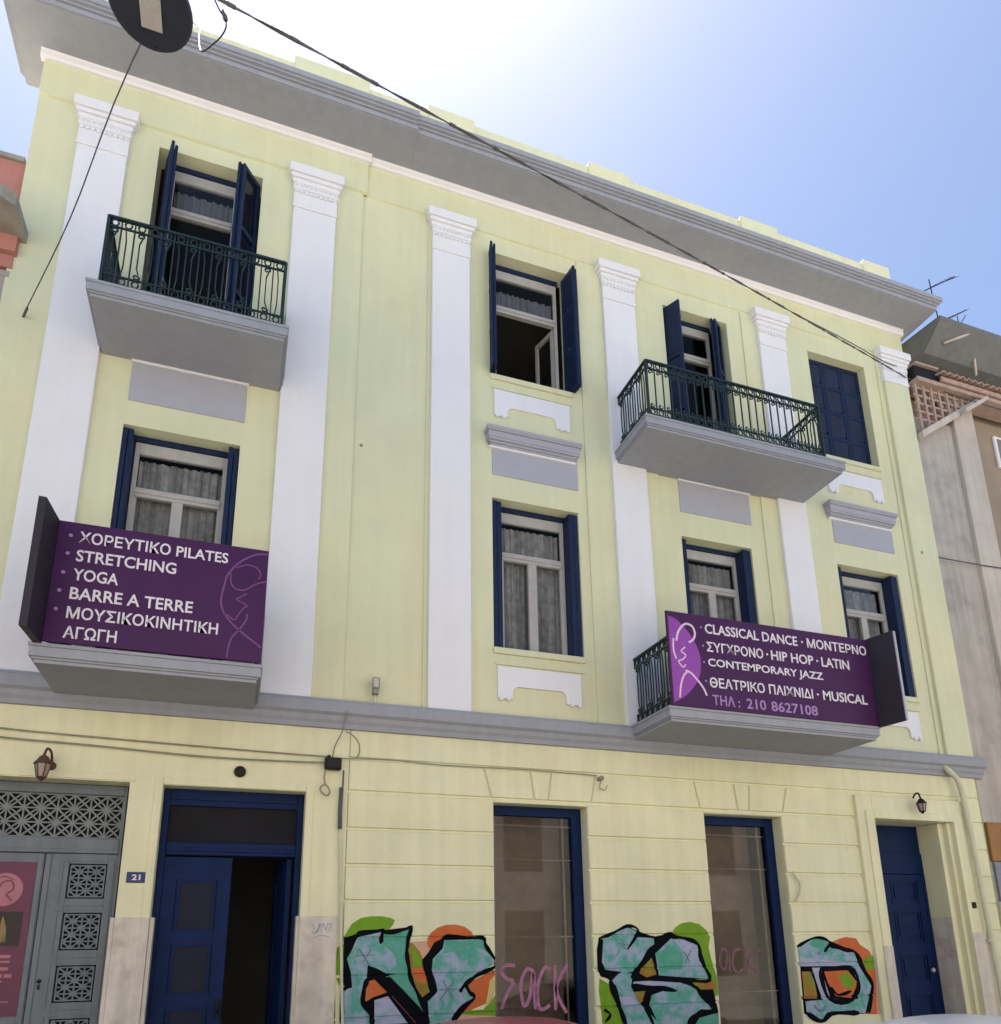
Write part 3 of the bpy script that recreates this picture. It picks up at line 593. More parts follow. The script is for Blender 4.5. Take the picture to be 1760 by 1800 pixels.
def louvre_leaf(mb, p, q, z0, z1, th=.035, rows=3):
    """shutter leaf standing between plan points p and q"""
    p, q = Vector((*p, 0)), Vector((*q, 0)); d = q-p; L = d.length; d.normalize(); n = Vector((-d.y, d.x, 0))
    def bar(s0, s1, za, zb_, t): 
        a, b = p+d*s0, p+d*s1; mb.prism_z([(a+n*t/2)[:2], (b+n*t/2)[:2], (b-n*t/2)[:2], (a-n*t/2)[:2]], za, zb_)
    s = min(.05, L*.2); bar(0, s, z0, z1, th); bar(L-s, L, z0, z1, th)
    zz = [z0+(z1-z0)*k/rows for k in range(rows+1)]
    for k, z in enumerate(zz):
        za, zb_ = (z, z+.07) if k == 0 else ((z-.07, z) if k == rows else (z-.035, z+.035)); bar(s+.0005, L-s-.0005, za, zb_, th*.96)
    for k in range(rows):
        z = zz[k]+.07
        while z < zz[k+1]-.09:
            a, b = p+d*(s+.001), p+d*(L-s-.001)
            mb.ext([(a+n*th*.42)[:2]+(z,), (b+n*th*.42)[:2]+(z,), (b-n*th*.42)[:2]+(z+.045,), (a-n*th*.42)[:2]+(z+.045,)], Vector((0, 0, .008))); z += .05
def open_shutters(win, left, right, z0, z1):
    for side in (left, right):
        p, q = side; mb = MB(); louvre_leaf(mb, p, q, z0, z1)
        d = (Vector(q)-Vector(p)).normalized(); n = Vector((-d.y, d.x))*.048
        louvre_leaf(mb, tuple(Vector(p)+n), tuple(Vector(q)+n*1.0-d*.03), z0, z1-.01)
        mb.build('open_shutter', 'navy', win)
wA2 = window(*A2, YB, .12, .13, zt=6.84)
wA3 = window(*A3, YB, .14, .30, zt=11.02, curt=False, shut=False, sill=False, mull=False)
curtain(wA3, -1.40, -.66, 11.10, 11.50, .30, 'blind')
open_shutters(wA3, ((-1.50, .10), (-1.405, -.215)), ((-.375, .10), (-.60, -.20)), 8.70, 11.74)
wB2 = window(*B2, 0, .15, .15, zt=6.80)
wB3 = window(*B3, 0, .11, .10, zt=10.93, curt=False, shut=False, open_leaf=True)
curtain(wB3, 3.12, 4.08, 11.0, 11.34, .29, 'blind')
open_shutters(wB3, ((2.985, .10), (2.925, -.20)), ((4.205, .14), (4.255, -.205)), 9.56, 11.70)
wC2 = window(*C2, 0, .10, .16, zt=6.80)
wC3 = window(*C3, 0, .12, .22, zt=11.0, curt=False, shut=False, sill=False, mull=False)
open_shutters(wC3, ((5.98, .08), (6.125, -.19)), ((7.06, .12), (6.84, -.03)), 8.70, 11.68)
wD2 = window(*D2, 0, .10, .16, zt=6.80)
wD3 = window(*D3, 0, .06, .06, zt=10.9, curt=False, shut=False)
for k in range(3):
    mb = MB(); w = (10.09-8.855)/3
    louvre_leaf(mb, (8.855+k*w, .155), (8.855+(k+1)*w-.006, .155), 9.565, 11.63, .035, 4); mb.build('closed_shutter', 'navy', wD3)

# ------------------------------------------------------------------ balconies
def railing(slab, x0, x1, z0, z1, yf, yw, sides):
    mb = MB()
    def run(p, q, n):
        p, q = Vector(p), Vector(q); d = (q-p)/n; u = d.normalized()
        nrm = Vector((u.y, -u.x, 0))
        for z, r in ((z1, .024), (z1-.12, .014), (z0+.12, .014), (z0+.01, .018)):
            w = .02 if z == z1 else .010
            a, b = p+nrm*w, q+nrm*w; a2, b2 = p-nrm*w, q-nrm*w
            mb.prism_z([a[:2], b[:2], b2[:2], a2[:2]], z-r*.6, z+r*.6)
        def P(s, z): v = p+u*s; return (v.x, v.y, z)
        Ld = d.length
        for i in range(n):
            s = (i+.5)*Ld
            for zc in (z1-.06, z0+.066):
                mb.tube([P(s+.036*math.cos(t*math.pi/4), zc+.044*math.sin(t*math.pi/4)) for t in range(8)], .0105, 4, closed=True)
                mb.tube([P(i*Ld, zc-.05), P(i*Ld, zc+.05)], .010, 4)
            # scroll balusters: straight bar with curls head and foot
            sb = (i+1)*Ld if i < n-1 else None
            if sb: mb.tube([P(sb, z0+.01), P(sb, z1-.12)], .011, 4)
            if i % 2 == 0 or n > 14:
                for zc, sg in ((z1-.175, 1), (z0+.175, -1)):
                    mb.tube([P(s-.002+(.040-.0042*t)*math.cos(t*.75), zc+sg*(.045-.0045*t)*math.sin(t*.75)) for t in range(9)], .0105, 4)
            if n <= 20:
                mb.tube([P(s-.02 if i % 2 else s+.035, z0+.14), P(s-.005, z0+.28), P(s-.005, z1-.28), P(s-.02 if i % 2 else s+.035, z1-.14)], .0095, 4)
    n = max(4, int((x1-x0)/.128))
    run((x0, yf, 0), (x1, yf, 0), n)
    m = max(3, int((yw-yf)/.128))
    if sides[0]: run((x0, yw, 0), (x0, yf, 0), m)
    if sides[1]: run((x1, yf, 0), (x1, yw, 0), m)
    for x in (x0, x1): mb.box(x-.016, x+.016, yf-.016, yf+.016, z0-.02, z1+.012)
    return mb.build('railing', 'iron', slab)
def balcony(x0, x1, zs, yo, yw):
    mb = MB()
    mb.box(x0+.05, x1-.05, yo+.05, yw, zs, zs+.035, bev=.004)
    mb.box(x0+.035, x1-.035, yo+.035, yw, zs+.035, zs+.055); mb.box(x0+.012, x1-.012, yo+.012, yw, zs+.055, zs+.15, bev=.004); mb.box(x0, x1, yo, yw, zs+.15, zs+.185, bev=.005)
    return mb.build('balcony', 'grey', B)
b1 = balcony(-1.96, .155, 8.462, -.955, .0); railing(b1, -1.84, .07, 8.70, 9.60, -.87, -.05, (1, 1))
b2 = balcony(-1.94, .125, 4.225, -1.07, .0); railing(b2, -1.80, .06, 4.47, 5.40, -.98, -.05, (1, 1))
b3 = balcony(4.85, 8.30, 8.455, -.965, .0); railing(b3, 4.965, 7.98, 8.70, 9.59, -.88, -.08, (1, 1))
b4 = balcony(4.82, 8.10, 4.24, -1.07, .0); railing(b4, 4.96, 7.98, 4.47, 5.38, -.98, -.08, (1, 1))

# ------------------------------------------------------------------ street doors, gate and windows
mb = MB()     # raised surround of the left door
for a, b, c, d in ((-.86, -.78, -.5, 3.42), (.70, .785, -.5, 3.42), (-.778, .698, 3.345, 3.42)): mb.box(a, b, -.014, .004, c, d, bev=.004)
mb.box(-2.98, -1.05, -.012, .004, 3.36, 3.43, bev=.004)
mb.build('door_surround', 'cream_bounce', B)
mb = MB()     # surround of the right door
mb.box(8.52, 8.818, -.055, .03, -.5, 3.70, bev=.006); mb.box(10.372, 10.64, -.055, .03, -.5, 3.70, bev=.006); mb.box(8.8185, 10.3715, -.055, .03, 3.365, 3.70, bev=.006)
mb.box(8.66, 8.82, -.075, .02, -.5, 3.48, bev=.006); mb.box(10.37, 10.53, -.075, .02, -.5, 3.48, bev=.006); mb.box(8.8205, 10.3695, -.075, .02, 3.362, 3.48, bev=.006)
mb.box(10.20, 10.369, .08, .5, -.5, 3.355); mb.box(10.30, 10.368, .002, .079, -.5, 3.355)
mb.build('door_surround', 'cream_bounce', B)
for q in ((-1.098, -.86, -.018, .002, 1.965), (.785, 1.10, -.018, .002, 1.975), (-.776, -.74, .0, .15, 1.963), (-1.140, -1.102, 0, .2, 1.963), (.664, .698, .0, .15, 1.975), (-.859, -.781, -.0165, -.0143, 1.96), (.705, .784, -.0165, -.0143, 1.97), (10.372, 10.66, -.079, -.074, 1.72), (10.196, 10.2, .09, .49, 1.95), (8.655, 8.82, -.079, -.074, 1.55)):
    mb = MB(); mb.box(q[0], q[1], q[2], q[3], -.5, q[4]); mb.build('stone_facing', 'marble', B)
for pts in ([(.83, 1.90), (.86, 1.84), (.84, 1.79), (.90, 1.82), (.92, 1.89), (.88, 1.80)], [(.93, 1.80), (.95, 1.90), (.98, 1.82), (1.0, 1.89), (1.04, 1.88), (1.0, 1.80)], [(.85, 1.74), (.93, 1.77), (1.02, 1.75)]):
    mb = MB(); mb.ribbon([tuple(p) for p in catmull(pts, 4)], .012, -.0205, -.0185); mb.build('scrawl', 'greylight', B)
# left door: frame, transom, closed leaf, leaf opened inwards
mb = MB(); y = .17
mb.box(-.775, -.71, y, y+.09, -.4, 3.335, bev=.004); mb.box(.63, .695, y, y+.09, -.4, 3.335, bev=.004); mb.box(-.709, .629, y, y+.09, 3.22, 3.335, bev=.004)
mb.box(-.709, .629, y-.01, y+.09, 2.62, 2.76, bev=.006); mb.box(-.70, .62, y-.025, y-.012, 2.66, 2.70, bev=.004); mb.box(-.709, .629, y+.012, y+.08, 3.16, 3.219)
door = mb.build('door', 'blue', B)
mb = MB(); mb.box(-.708, .628, y+.05, y+.06, 2.761, 3.16); mb.build('transom_light', 'dark', door)
def leaf(p, q, m, parent, rows, glass_m=None):
    p, q = Vector((*p, 0)), Vector((*q, 0)); d = (q-p); L = d.length; d.normalize(); n = Vector((-d.y, d.x, 0))
    mb = MB()
    def bar(s0, s1, za, zb_, t0, t1):
        a, b = p+d*s0, p+d*s1; mb.prism_z([(a+n*t0)[:2], (b+n*t0)[:2], (b+n*t1)[:2], (a+n*t1)[:2]], za, zb_)
    bar(0, .13, -.3, 2.60, 0, .05); bar(L-.13, L, -.3, 2.60, 0, .05)
    zs = [-.3]+[r for r in rows]+[2.60]
    edges = [(-.3, rows[0][0])]+[(rows[i][1], rows[i+1][0]) for i in range(len(rows)-1)]+[(rows[-1][1], 2.60)]
    for za, zb_ in edges: bar(.1302, L-.1302, za, zb_, 0, .05)
    for za, zb_ in rows:
        bar(.1302, L-.1302, za+.0005, zb_-.0005, .022, .04)
        bar(.15, L-.15, za+.0005, za+.03, .006, .021); bar(.15, L-.15, zb_-.03, zb_-.0005, .006, .021)
        bar(.15, .175, za+.031, zb_-.031, .006, .021); bar(L-.175, L-.15, za+.031, zb_-.031, .006, .021)
        if not glass_m: bar(.21, L-.21, za+.08, zb_-.08, .008, .0215)
    o = mb.build('door_leaf', m, parent)
    if glass_m:
        mb = MB()
        for za, zb_ in rows: bar(.176, L-.176, za+.032, zb_-.032, .017, .0205)
        mb.build('door_pane', glass_m, o)
    return o
rws = [(-.1, .42), (.58, 1.06), (1.18, 1.70), (1.82, 2.36)]
lf = leaf((-.708, y+.02), (-.03, y+.02), 'blue', door, rws, 'doorpane')
mb = MB(); mb.box(-.085, -.055, y-.03, y+.02, .95, 1.15, bev=.006); mb.tube([(-.07, y-.05, 1.0), (-.07, y-.06, 1.12)], .012, 8); mb.build('door_handle', 'black', lf)
leaf((.60, y+.06), (.50, y+.70), 'blue', door, rws, 'dark')
# right door, deep in its reveal
mb = MB(); y = .44
mb.box(8.825, 9.28, y+.0, y+.05, -.4, 3.355); mb.box(9.281, 10.195, y-.001, y+.05, 2.61, 2.93, bev=.005); mb.box(9.281, 9.34, y, y+.05, -.4, 2.609); mb.box(10.14, 10.195, y, y+.05, -.4, 2.609); mb.box(9.281, 10.195, y+.02, y+.05, 2.931, 3.355)
door2 = mb.build('door', 'blue', B)
lf = leaf((9.342, y+.005), (10.138, y+.005), 'blue', door2, [(-.1, .30), (.45, .85), (1.02, 1.42), (1.60, 2.05), (2.16, 2.50)])
mb = MB(); mb.lathe([(.012, .0), (.012, -.03), (.032, -.04), (.036, -.055), (.026, -.07), (.004, -.074)], (10.03, y, 1.18), 'Y', 12); mb.build('door_handle', 'alu', lf)
# grey double gate with pierced grilles
mb = MB(); y = .22
mb.box(-2.945, -2.87, y, y+.09, -.4, 3.34, bev=.004); mb.box(-1.165, -1.142, y, y+.09, -.4, 3.34); mb.box(-2.869, -1.166, y, y+.09, 3.24, 3.34, bev=.004); mb.box(-2.869, -1.166, y-.012, y+.09, 2.62, 2.775, bev=.006); mb.box(-2.869, -1.166, y-.02, y-.013, 2.66, 2.70)
gate = mb.build('gate', 'gate', B)
mb = MB(); mb.box(-2.869, -1.166, y+.075, y+.085, 2.776, 3.239); mb.build('gate_backing', 'dark', gate)
def grille(x0, x1, z0, z1, nx, nz, yy, parent, r=.009, m='gatelight', simple=False):
    mb = MB(); dx, dz = (x1-x0)/nx, (z1-z0)/nz
    for i in range(nx+1): mb.box(x0+i*dx-r*.7, x0+i*dx+r*.7, yy, yy+.02, z0, z1)
    for k in range(nz+1): mb.box(x0, x1, yy+.001, yy+.019, z0+k*dz-r*.7, z0+k*dz+r*.7)
    for i in range(nx):
        for k in range(nz):
            cx, cz = x0+(i+.5)*dx, z0+(k+.5)*dz; s = 1 if (i+k) % 2 else -1
            mb.ribbon([(cx-dx/2, cz-s*dz/2), (cx, cz), (cx+dx/2, cz+s*dz/2)], [r*3.4, r*1.1, r*3.4] if simple else r*1.6, yy+.002, yy+.017)
            if simple: continue
            pts = [(cx-dx/2, cz+s*dz/2), (cx-dx*.12, cz+s*dz*.30), (cx+dx*.30, cz-s*dz*.12), (cx+dx/2, cz-s*dz/2)]; mb.ribbon(pts, r*1.4, yy+.003, yy+.016)
            pts = [(cx-dx/2, cz+s*dz/2), (cx-dx*.30, cz+s*dz*.12), (cx+dx*.12, cz-s*dz*.30), (cx+dx/2, cz-s*dz/2)]; mb.ribbon(pts, r*1.4, yy+.004, yy+.015)
    return mb.build('grille', m, parent)
grille(-2.86, -1.175, 2.785, 3.23, 11, 3, y+.035, gate, .011)
for xa, xb in ((-2.868, -1.835), (-1.825, -1.168)):
    mb = MB(); yy = y+.015
    big = xb > -1.5
    rows = [(.14, .46), (.66, .98), (1.17, 1.485), (1.67, 2.00), (2.18, 2.495)]
    gx0, gx1 = (-1.590, -1.275) if big else (-2.50, -2.185)
    if big:
        mb.box(xa, gx0-.02, yy, yy+.04, -.3, 2.615, bev=.004); mb.box(gx1+.02, xb, yy, yy+.04, -.3, 2.615, bev=.004)
        e = [-.3]+[v for r in rows for v in (r[0]-.02, r[1]+.02)]+[2.615]
        for k in range(0, len(e), 2): mb.box(gx0-.0195, gx1+.0195, yy+.0005, yy+.04, e[k], e[k+1])
        for r in rows:
            for q in ((gx0-.07, gx1+.07, r[0]-.09, r[0]-.075), (gx0-.07, gx1+.07, r[1]+.045, r[1]+.06), (gx0-.085, gx0-.07, r[0]-.09, r[1]+.06), (gx1+.07, gx1+.085, r[0]-.09, r[1]+.06)): mb.box(q[0], q[1], yy-.010, yy-.0005, q[2], q[3])
        mb.box(xa+.0, xa+.05, yy-.014, yy-.0005, -.3, 2.61, bev=.003)
        lf = mb.build('gate_leaf', 'gate', gate)
        mb = MB(); mb.box(gx0-.02, gx1+.02, yy+.045, yy+.05, -.1, 2.55); mb.build('gate_backing', 'dark', lf)
        for r in rows: grille(gx0, gx1, r[0], r[1], 4, 5, yy+.012, lf, .0095, 'gate', True)
        mb = MB(); mb.lathe([(.02, 0), (.02, -.012), (.006, -.02)], (xa+.085, yy, 1.36), 'Y', 12); mb.box(xa+.075, xa+.095, yy-.014, yy, 1.28, 1.33); mb.build('gate_lock', 'black', lf)
    else:
        mb.box(xa, xb, yy, yy+.04, -.3, 2.615, bev=.004); mb.box(xb-.06, xb-.01, yy-.012, yy-.0005, -.3, 2.61, bev=.003)
        lf = mb.build('gate_leaf', 'gate', gate)
# the two tall street windows
def street_window(W_, tagpts, extra):
    x0, x1, z0, z1 = W_[:4]; y = .19
    mb = MB(); mb.box(x0+.002, x0+.06, y, y+.09, z0, z1-.003, bev=.003); mb.box(x1-.135, x1-.002, y, y+.09, z0, z1-.003, bev=.003); mb.box(x0+.061, x1-.136, y, y+.09, z1-.12, z1-.003, bev=.003); mb.box(x0+.061, x1-.136, y, y+.09, z0, z0+.1)
    win = mb.build('window', 'blue', B)
    mb = MB(); mb.poly([(x0+.06, y+.055, z0+.1), (x1-.135, y+.055, z0+.1), (x1-.135, y+.055, z1-.12), (x0+.06, y+.055, z1-.12)]); mb.build('glass', 'shopglass', win)
    mb = MB()
    for xx in (x0+.075, x1-.25): mb.box(xx, xx+.022, y+.065, y+.085, z0+.1, z1-.12)
    for zz in extra: mb.box(x0+.06, x1-.135, y+.064, y+.084, zz, zz+.018)
    mb.build('glazing_bar', 'paletape', win)
    mb = MB(); mb.box(x0+.06, x1-.135, y+.42, y+.44, z0, z1); mb.build('blind', 'shade', win)
    for st in tagpts:
        mb = MB(); mb.ribbon([tuple(p) for p in catmull(st, 5)], .042 if W_ is W1 else .034, y+.0505, y+.0545); mb.build('graffiti_stroke', 'pinktag' if W_ is W1 else 'palerose', win)
    mb = MB(); mb.box(x0, x1, -.02, .19, z0-.05, z0-.002, bev=.006); mb.build('sill', 'marble', win)
M['shade'] = mat('brown_paper_blind', (.42, .355, .29), .9, .5, 1.3)
M['palerose'] = mat('faded_pink_spray_line', (.24, .115, .14), .8, .4, 14)
street_window(W1, TAG_ONE, (3.085, 2.66, 1.72))
street_window(W2, TAG_TWO, (3.06, 2.60, .98))

# graffiti: three painted pieces on the rusticated piers
def graffiti(layers, label, xa, xb):
    mb = MB(); bm = mb.b; y = -.0018
    for k, e in enumerate(layers):
        y -= .00022
        cl = lambda x: min(max(x, xa), xb)
        if e[0] == 'f': mb.poly([(cl(x), y, z) for x, z in e[2]], e[1])
        else:
            pts = [tuple(p) for p in (catmull(e[3], 4) if len(e[3]) > 2 else [Vector(q) for q in e[3]])]
            n = len(pts); w = e[2]*(1.3 if e[1] == 3 else 1)
            L, Rr = [], []
            for i, p in enumerate(pts):
                a = Vector(pts[max(i-1, 0)]); c = Vector(pts[min(i+1, n-1)]); d = (c-a).normalized(); q = Vector((-d.y, d.x))*(w*.5*(.82+.25*math.sin(i*1.3+k))*(.55 if i in (0, n-1) else 1))
                L.append(Vector(p)+q); Rr.append(Vector(p)-q)
            for i in range(n-1): mb.poly([(cl(L[i].x), y, L[i].y), (cl(L[i+1].x), y, L[i+1].y), (cl(Rr[i+1].x), y, Rr[i+1].y), (cl(Rr[i].x), y, Rr[i].y)], e[1])
    bm.normal_update()
    bmesh.ops.triangulate(bm, faces=bm.faces[:])
    for z in LV[2:]:
        for zz in (z-.017, z-.008, z+.008, z+.017):
            bmesh.ops.bisect_plane(bm, geom=bm.verts[:]+bm.edges[:]+bm.faces[:], plane_co=(0, 0, zz), plane_no=(0, 0, 1))
    for v in bm.verts:
        if any(abs(v.co.z-z) < .0095 for z in LV[2:]): v.co.y += .014
    o = mb.build('graffiti', GM, B, label=label)
graffiti(GRAFFITI[0], 'spray-painted teal and lavender lettering with orange cloud left of the first street window', 1.11, 2.926)
graffiti(GRAFFITI[1], 'spray-painted teal and lavender lettering with green cloud between the street windows', 4.20, 5.932)
graffiti(GRAFFITI[2], 'small spray-painted letter with orange and green blobs beside the right door', 7.21, 8.515)

# cream downpipe by the right door
mb = MB(); mb.tube(catmull([(10.36, -.02, 4.30), (10.37, -.12, 4.17), (10.50, -.13, 4.05), (10.57, -.12, 3.90), (10.62, -.115, 3.5), (10.66, -.115, 2.2), (10.70, -.115, 1.0), (10.70, -.115, -.35)], 5), .041, 10)
for z in (3.3, 1.6): mb.lathe([(.048, -.02), (.048, .02)], (10.62+.02*(3.3-z), -.115, z), 'Z', 10)
mb.build('downpipe', 'conduit', B)
# ------------------------------------------------------------------ banners on the balconies
def bullets(p, xs_z, y, m='lilac', r=.018):
    for x, z in xs_z:
        mb = MB(); mb.lathe([(r, 0), (r, -.004)], (x, y, z), 'Y', 10); mb.build('bullet_dot', m, p)
s1 = thing('banner', 'purple banner on the lower left balcony listing pilates, stretching and yoga in white capitals', 'banner', (-.87, -1.08, 4.42), 'dance class banners on the balconies')
mb = MB(); mb.box(-1.83, .105, -1.085, -1.055, 4.42, 5.665, bev=.003); mb.build('front_panel', 'purple', s1)
mb = MB(); mb.prism_z([(-1.832, -1.055), (-1.832, -1.10), (-1.862, -1.47), (-1.925, -1.475), (-1.90, -1.055)], 4.40, 5.67); mb.build('side_panel', 'wing', s1)
mb = MB()
for x in (-1.6, -.9, -.1): mb.tube([(x, -1.05, 4.5), (x, -1.05, 5.6)], .015, 6)
mb.build('support_post', 'black', s1)
YS = -1.0855
for body, x0, x1, z0 in (('ΧΟΡΕΥΤΙΚΟ PILATES', -1.64, -.285, 5.455), ('STRETCHING', -1.645, -.76, 5.258), ('YOGA', -1.65, -1.26, 5.06), ('BARRE A TERRE', -1.655, -.575, 4.865), ('ΜΟΥΣΙΚΟΚΙΝΗΤΙΚΗ', -1.66, -.325, 4.668), ('ΑΓΩΓΗ', -1.665, -1.215, 4.47)):
    text('lettering', body, x0, x1, z0, z0+.122, YS, 'letter', s1, bold=.016)
bullets(s1, [(-1.715, 5.52), (-1.72, 5.33), (-1.735, 5.13), (-1.745, 4.94), (-1.752, 4.75)], YS)
mb = MB()
for w, pts in ((.024, [(.095, 5.62), (-.02, 5.60), (-.16, 5.50), (-.27, 5.35), (-.30, 5.22), (-.32, 5.06), (-.30, 4.95), (-.23, 4.84), (-.11, 4.73), (.09, 4.585)]),
               (.018, [(-.25, 5.36), (-.24, 5.25), (-.19, 5.19), (-.10, 5.19), (.0, 5.27), (.10, 5.31)]),
               (.016, [(-.20, 5.42), (-.10, 5.47), (.0, 5.45), (.04, 5.38), (.02, 5.33)]),
               (.016, [(-.08, 5.15), (-.16, 5.09), (-.17, 5.07), (-.07, 5.02), (-.10, 4.99), (-.14, 4.92), (-.18, 4.85), (-.23, 4.88), (-.28, 4.91)]),
               (.020, [(-.06, 4.93), (-.07, 4.86), (-.12, 4.76), (-.19, 4.66), (-.215, 4.55), (-.225, 4.44)])):
    P = [tuple(p) for p in catmull(pts, 5)]
    mb.ribbon(P, w*.8, YS-.003, YS-.0002)
mb.build('dancer_emblem', 'logo', s1)
s2 = thing('banner', 'long purple banner on the lower right balcony with dancer emblem and telephone number', 'banner', (6.45, -1.08, 4.42), 'dance class banners on the balconies')
mb = MB(); mb.box(4.86, 8.05, -1.085, -1.055, 4.425, 5.665, bev=.003); mb.build('front_panel', 'purple', s2)
mb = MB(); mb.prism_z([(8.052, -1.055), (8.052, -1.088), (8.14, -1.44), (8.165, -1.44), (8.11, -1.055)], 4.41, 5.675); wg = mb.build('side_panel', 'wing', s2)
mb = MB(); mb.prism_z([(8.141, -1.4405), (8.175, -1.44), (8.175, -1.455), (8.141, -1.4555)], 4.42, 5.66); mb.build('edge_strip', 'alu', wg)
mb = MB()
for x in (5.2, 6.4, 7.7): mb.tube([(x, -1.05, 4.5), (x, -1.05, 5.6)], .015, 6)
mb.build('support_post', 'black', s2)
for body, x0, x1, z0, m in (('CLASSICAL DANCE', 5.415, 6.85, 5.425, 'letter'), ('ΜΟΝΤΕΡΝΟ', 7.01, 8.015, 5.425, 'letter'), ('ΣΥΓΧΡΟΝΟ', 5.42, 6.275, 5.18, 'letter'), ('HIP HOP', 6.40, 7.08, 5.18, 'letter'), ('LATIN', 7.215, 7.68, 5.18, 'letter'), ('CONTEMPORARY JAZZ', 5.42, 7.21, 4.955, 'letter'), ('ΘΕΑΤΡΙΚΟ ΠΑΙΧΝΙΔΙ', 5.42, 7.005, 4.705, 'letter'), ('MUSICAL', 7.17, 7.91, 4.705, 'letter'), ('ΤΗΛ :', 5.44, 5.84, 4.475, 'lilac'), ('210', 5.94, 6.235, 4.475, 'lilac'), ('8627108', 6.315, 7.05, 4.475, 'lilac')):
    text('lettering', body, x0, x1, z0, z0+.135, YS, m, s2, bold=.016)
bullets(s2, [(5.36, 5.50), (5.365, 5.25), (5.36, 5.03), (5.365, 4.78)], YS, 'lilac', .014)
bullets(s2, [(6.93, 5.495), (6.34, 5.25), (7.145, 5.25), (7.085, 4.775)], YS, 'letter', .015)
mb = MB(); pts = [(4.885, 5.60), (5.0, 5.56), (5.13, 5.45), (5.24, 5.30), (5.305, 5.13), (5.31, 4.96), (5.26, 4.80), (5.16, 4.66), (5.03, 4.54), (4.885, 4.46)]
mb.prism([tuple(p) for p in catmull(pts, 5)], YS-.0012, YS); em = mb.build('emblem', 'logobg', s2)
mb = MB()
for w, pts in ((.028, [(4.98, 5.27), (5.02, 5.40), (5.12, 5.51), (5.22, 5.50), (5.26, 5.41), (5.23, 5.32), (5.16, 5.27)]),
               (.022, [(4.94, 5.30), (4.93, 5.15), (4.96, 5.03)]), (.018, [(5.10, 5.20), (5.04, 5.14), (5.10, 5.09), (5.05, 5.03), (4.99, 5.0), (5.05, 4.93), (5.09, 4.97)]),
               (.024, [(4.97, 4.53), (5.0, 4.70), (5.05, 4.82), (5.10, 4.87)]), (.026, [(5.08, 4.89), (5.16, 4.86), (5.26, 4.76), (5.32, 4.68), (5.36, 4.59)])):
    mb = MB(); mb.ribbon([tuple(p) for p in catmull(pts, 5)], w, YS-.0035, YS-.0013); mb.build('dancer_line', 'logow', em)

# ------------------------------------------------------------------ small things on the wall
def lantern(loc, label, arm, k=1, flip=1):
    x, y, z = loc; t = thing('wall_lantern', label, 'lantern', (x, 0, z), 'wall lanterns over the doors')
    mb = MB(); mb.tube(catmull([(x+.03*flip, .0, z+.02), (x+.03*flip, y*.35, z+.14), (x+.01*flip, y*.8, z+.16), (x, y, z+.10*k)], 5), .013, 6)
    mb.lathe([(.045, 0), (.045, -.015), (.02, -.03)], (x+.03*flip, .0, z+.02), 'Y', 10); mb.build('bracket', arm, t)
    mb = MB(); mb.lathe([(p*k, q*k) for p, q in [(.012, .125), (.02, .10), (.055, .075), (.06, .06), (.105, .0), (.108, -.012), (.095, -.014)]], (x, y, z), 'Z', 6); mb.build('cap', arm, t)
    mb = MB(); mb.lathe([(p*k, q*k) for p, q in [(.088, -.015), (.052, -.165), (.05, -.17)]], (x, y, z), 'Z', 6); b = mb.build('lamp_glass', 'amber', t)
    mb = MB(); mb.lathe([(p*k, q*k) for p, q in [(.056, -.168), (.06, -.18), (.03, -.20), (.01, -.225)]], (x, y, z), 'Z', 6)
    for q in range(6):
        a = 2*math.pi*q/6; mb.tube([(x+.09*k*math.cos(a), y+.09*k*math.sin(a), z-.014*k), (x+.054*k*math.cos(a), y+.054*k*math.sin(a), z-.17*k)], .006, 4)
    mb.build('cage', arm, t)
lantern((-1.87, -.22, 3.455), 'copper-brown lantern over the grey gate', 'rust', .82)
lantern((9.62, -.20, 3.60), 'small black lantern over the navy door at the right end', 'black', .72)
mb = MB(); mb.lathe([(.062, .0), (.062, -.03), (.05, -.045), (.03, -.05), (.028, -.038), (.004, -.036)], (-.02, -.001, 3.525), 'Y', 20)
tag(mb.build('alarm_bell', 'black'), 'round dark bell on the wall over the left navy door', 'bell')
mb = MB(); mb.box(.885, 1.07, -.10, .0, 3.60, 3.74, bev=.012); mb.box(.90, 1.055, -.112, -.1005, 3.625, 3.66); mb.lathe([(.02, 0), (.02, .03)], (.93, -.05, 3.738), 'Z', 8)
tag(mb.build('junction_box', 'black'), 'black cable box on the wall where the street cables meet', 'cable box')
t = thing('number_plate', 'blue enamel house number plate reading 21 beside the left door', 'number plate', (-.94, -.01, 2.31))
mb = MB(); mb.box(-1.035, -.855, -.010, .0, 2.308, 2.418, bev=.003); mb.build('plate', 'plate', t)
text('number', '21', -.985, -.905, 2.335, 2.393, -.0102, 'letter', t, bold=.03, depth=.002)
t = thing('poster', 'plum poster with pink disc and dark photo taped on the grey gate', 'poster', (-2.3, .22, 1.04))
mb = MB(); mb.box(-2.52, -1.895, .218, .2225, 1.045, 2.52); mb.build('sheet', 'poster', t)
mb = MB(); mb.lathe([(.163, 0), (.163, -.001)], (-2.15, .2178, 2.245), 'Y', 40); d = mb.build('disc', 'posterpink', t)
mb = MB()
for w, pts in ((.014, [(-2.22, 2.16), (-2.18, 2.30), (-2.10, 2.33), (-2.07, 2.26), (-2.12, 2.20)]), (.012, [(-2.13, 2.20), (-2.07, 2.13)]), (.010, [(-2.21, 2.36), (-2.15, 2.37), (-2.08, 2.34)])):
    mb.ribbon([tuple(p) for p in catmull(pts, 5)], w, .2155, .2167)
mb.build('disc_emblem', 'poster', d)
mb = MB(); mb.box(-2.45, -1.955, .2165, .2178, 1.70, 2.03); d = mb.build('photo', 'posterdark', t)
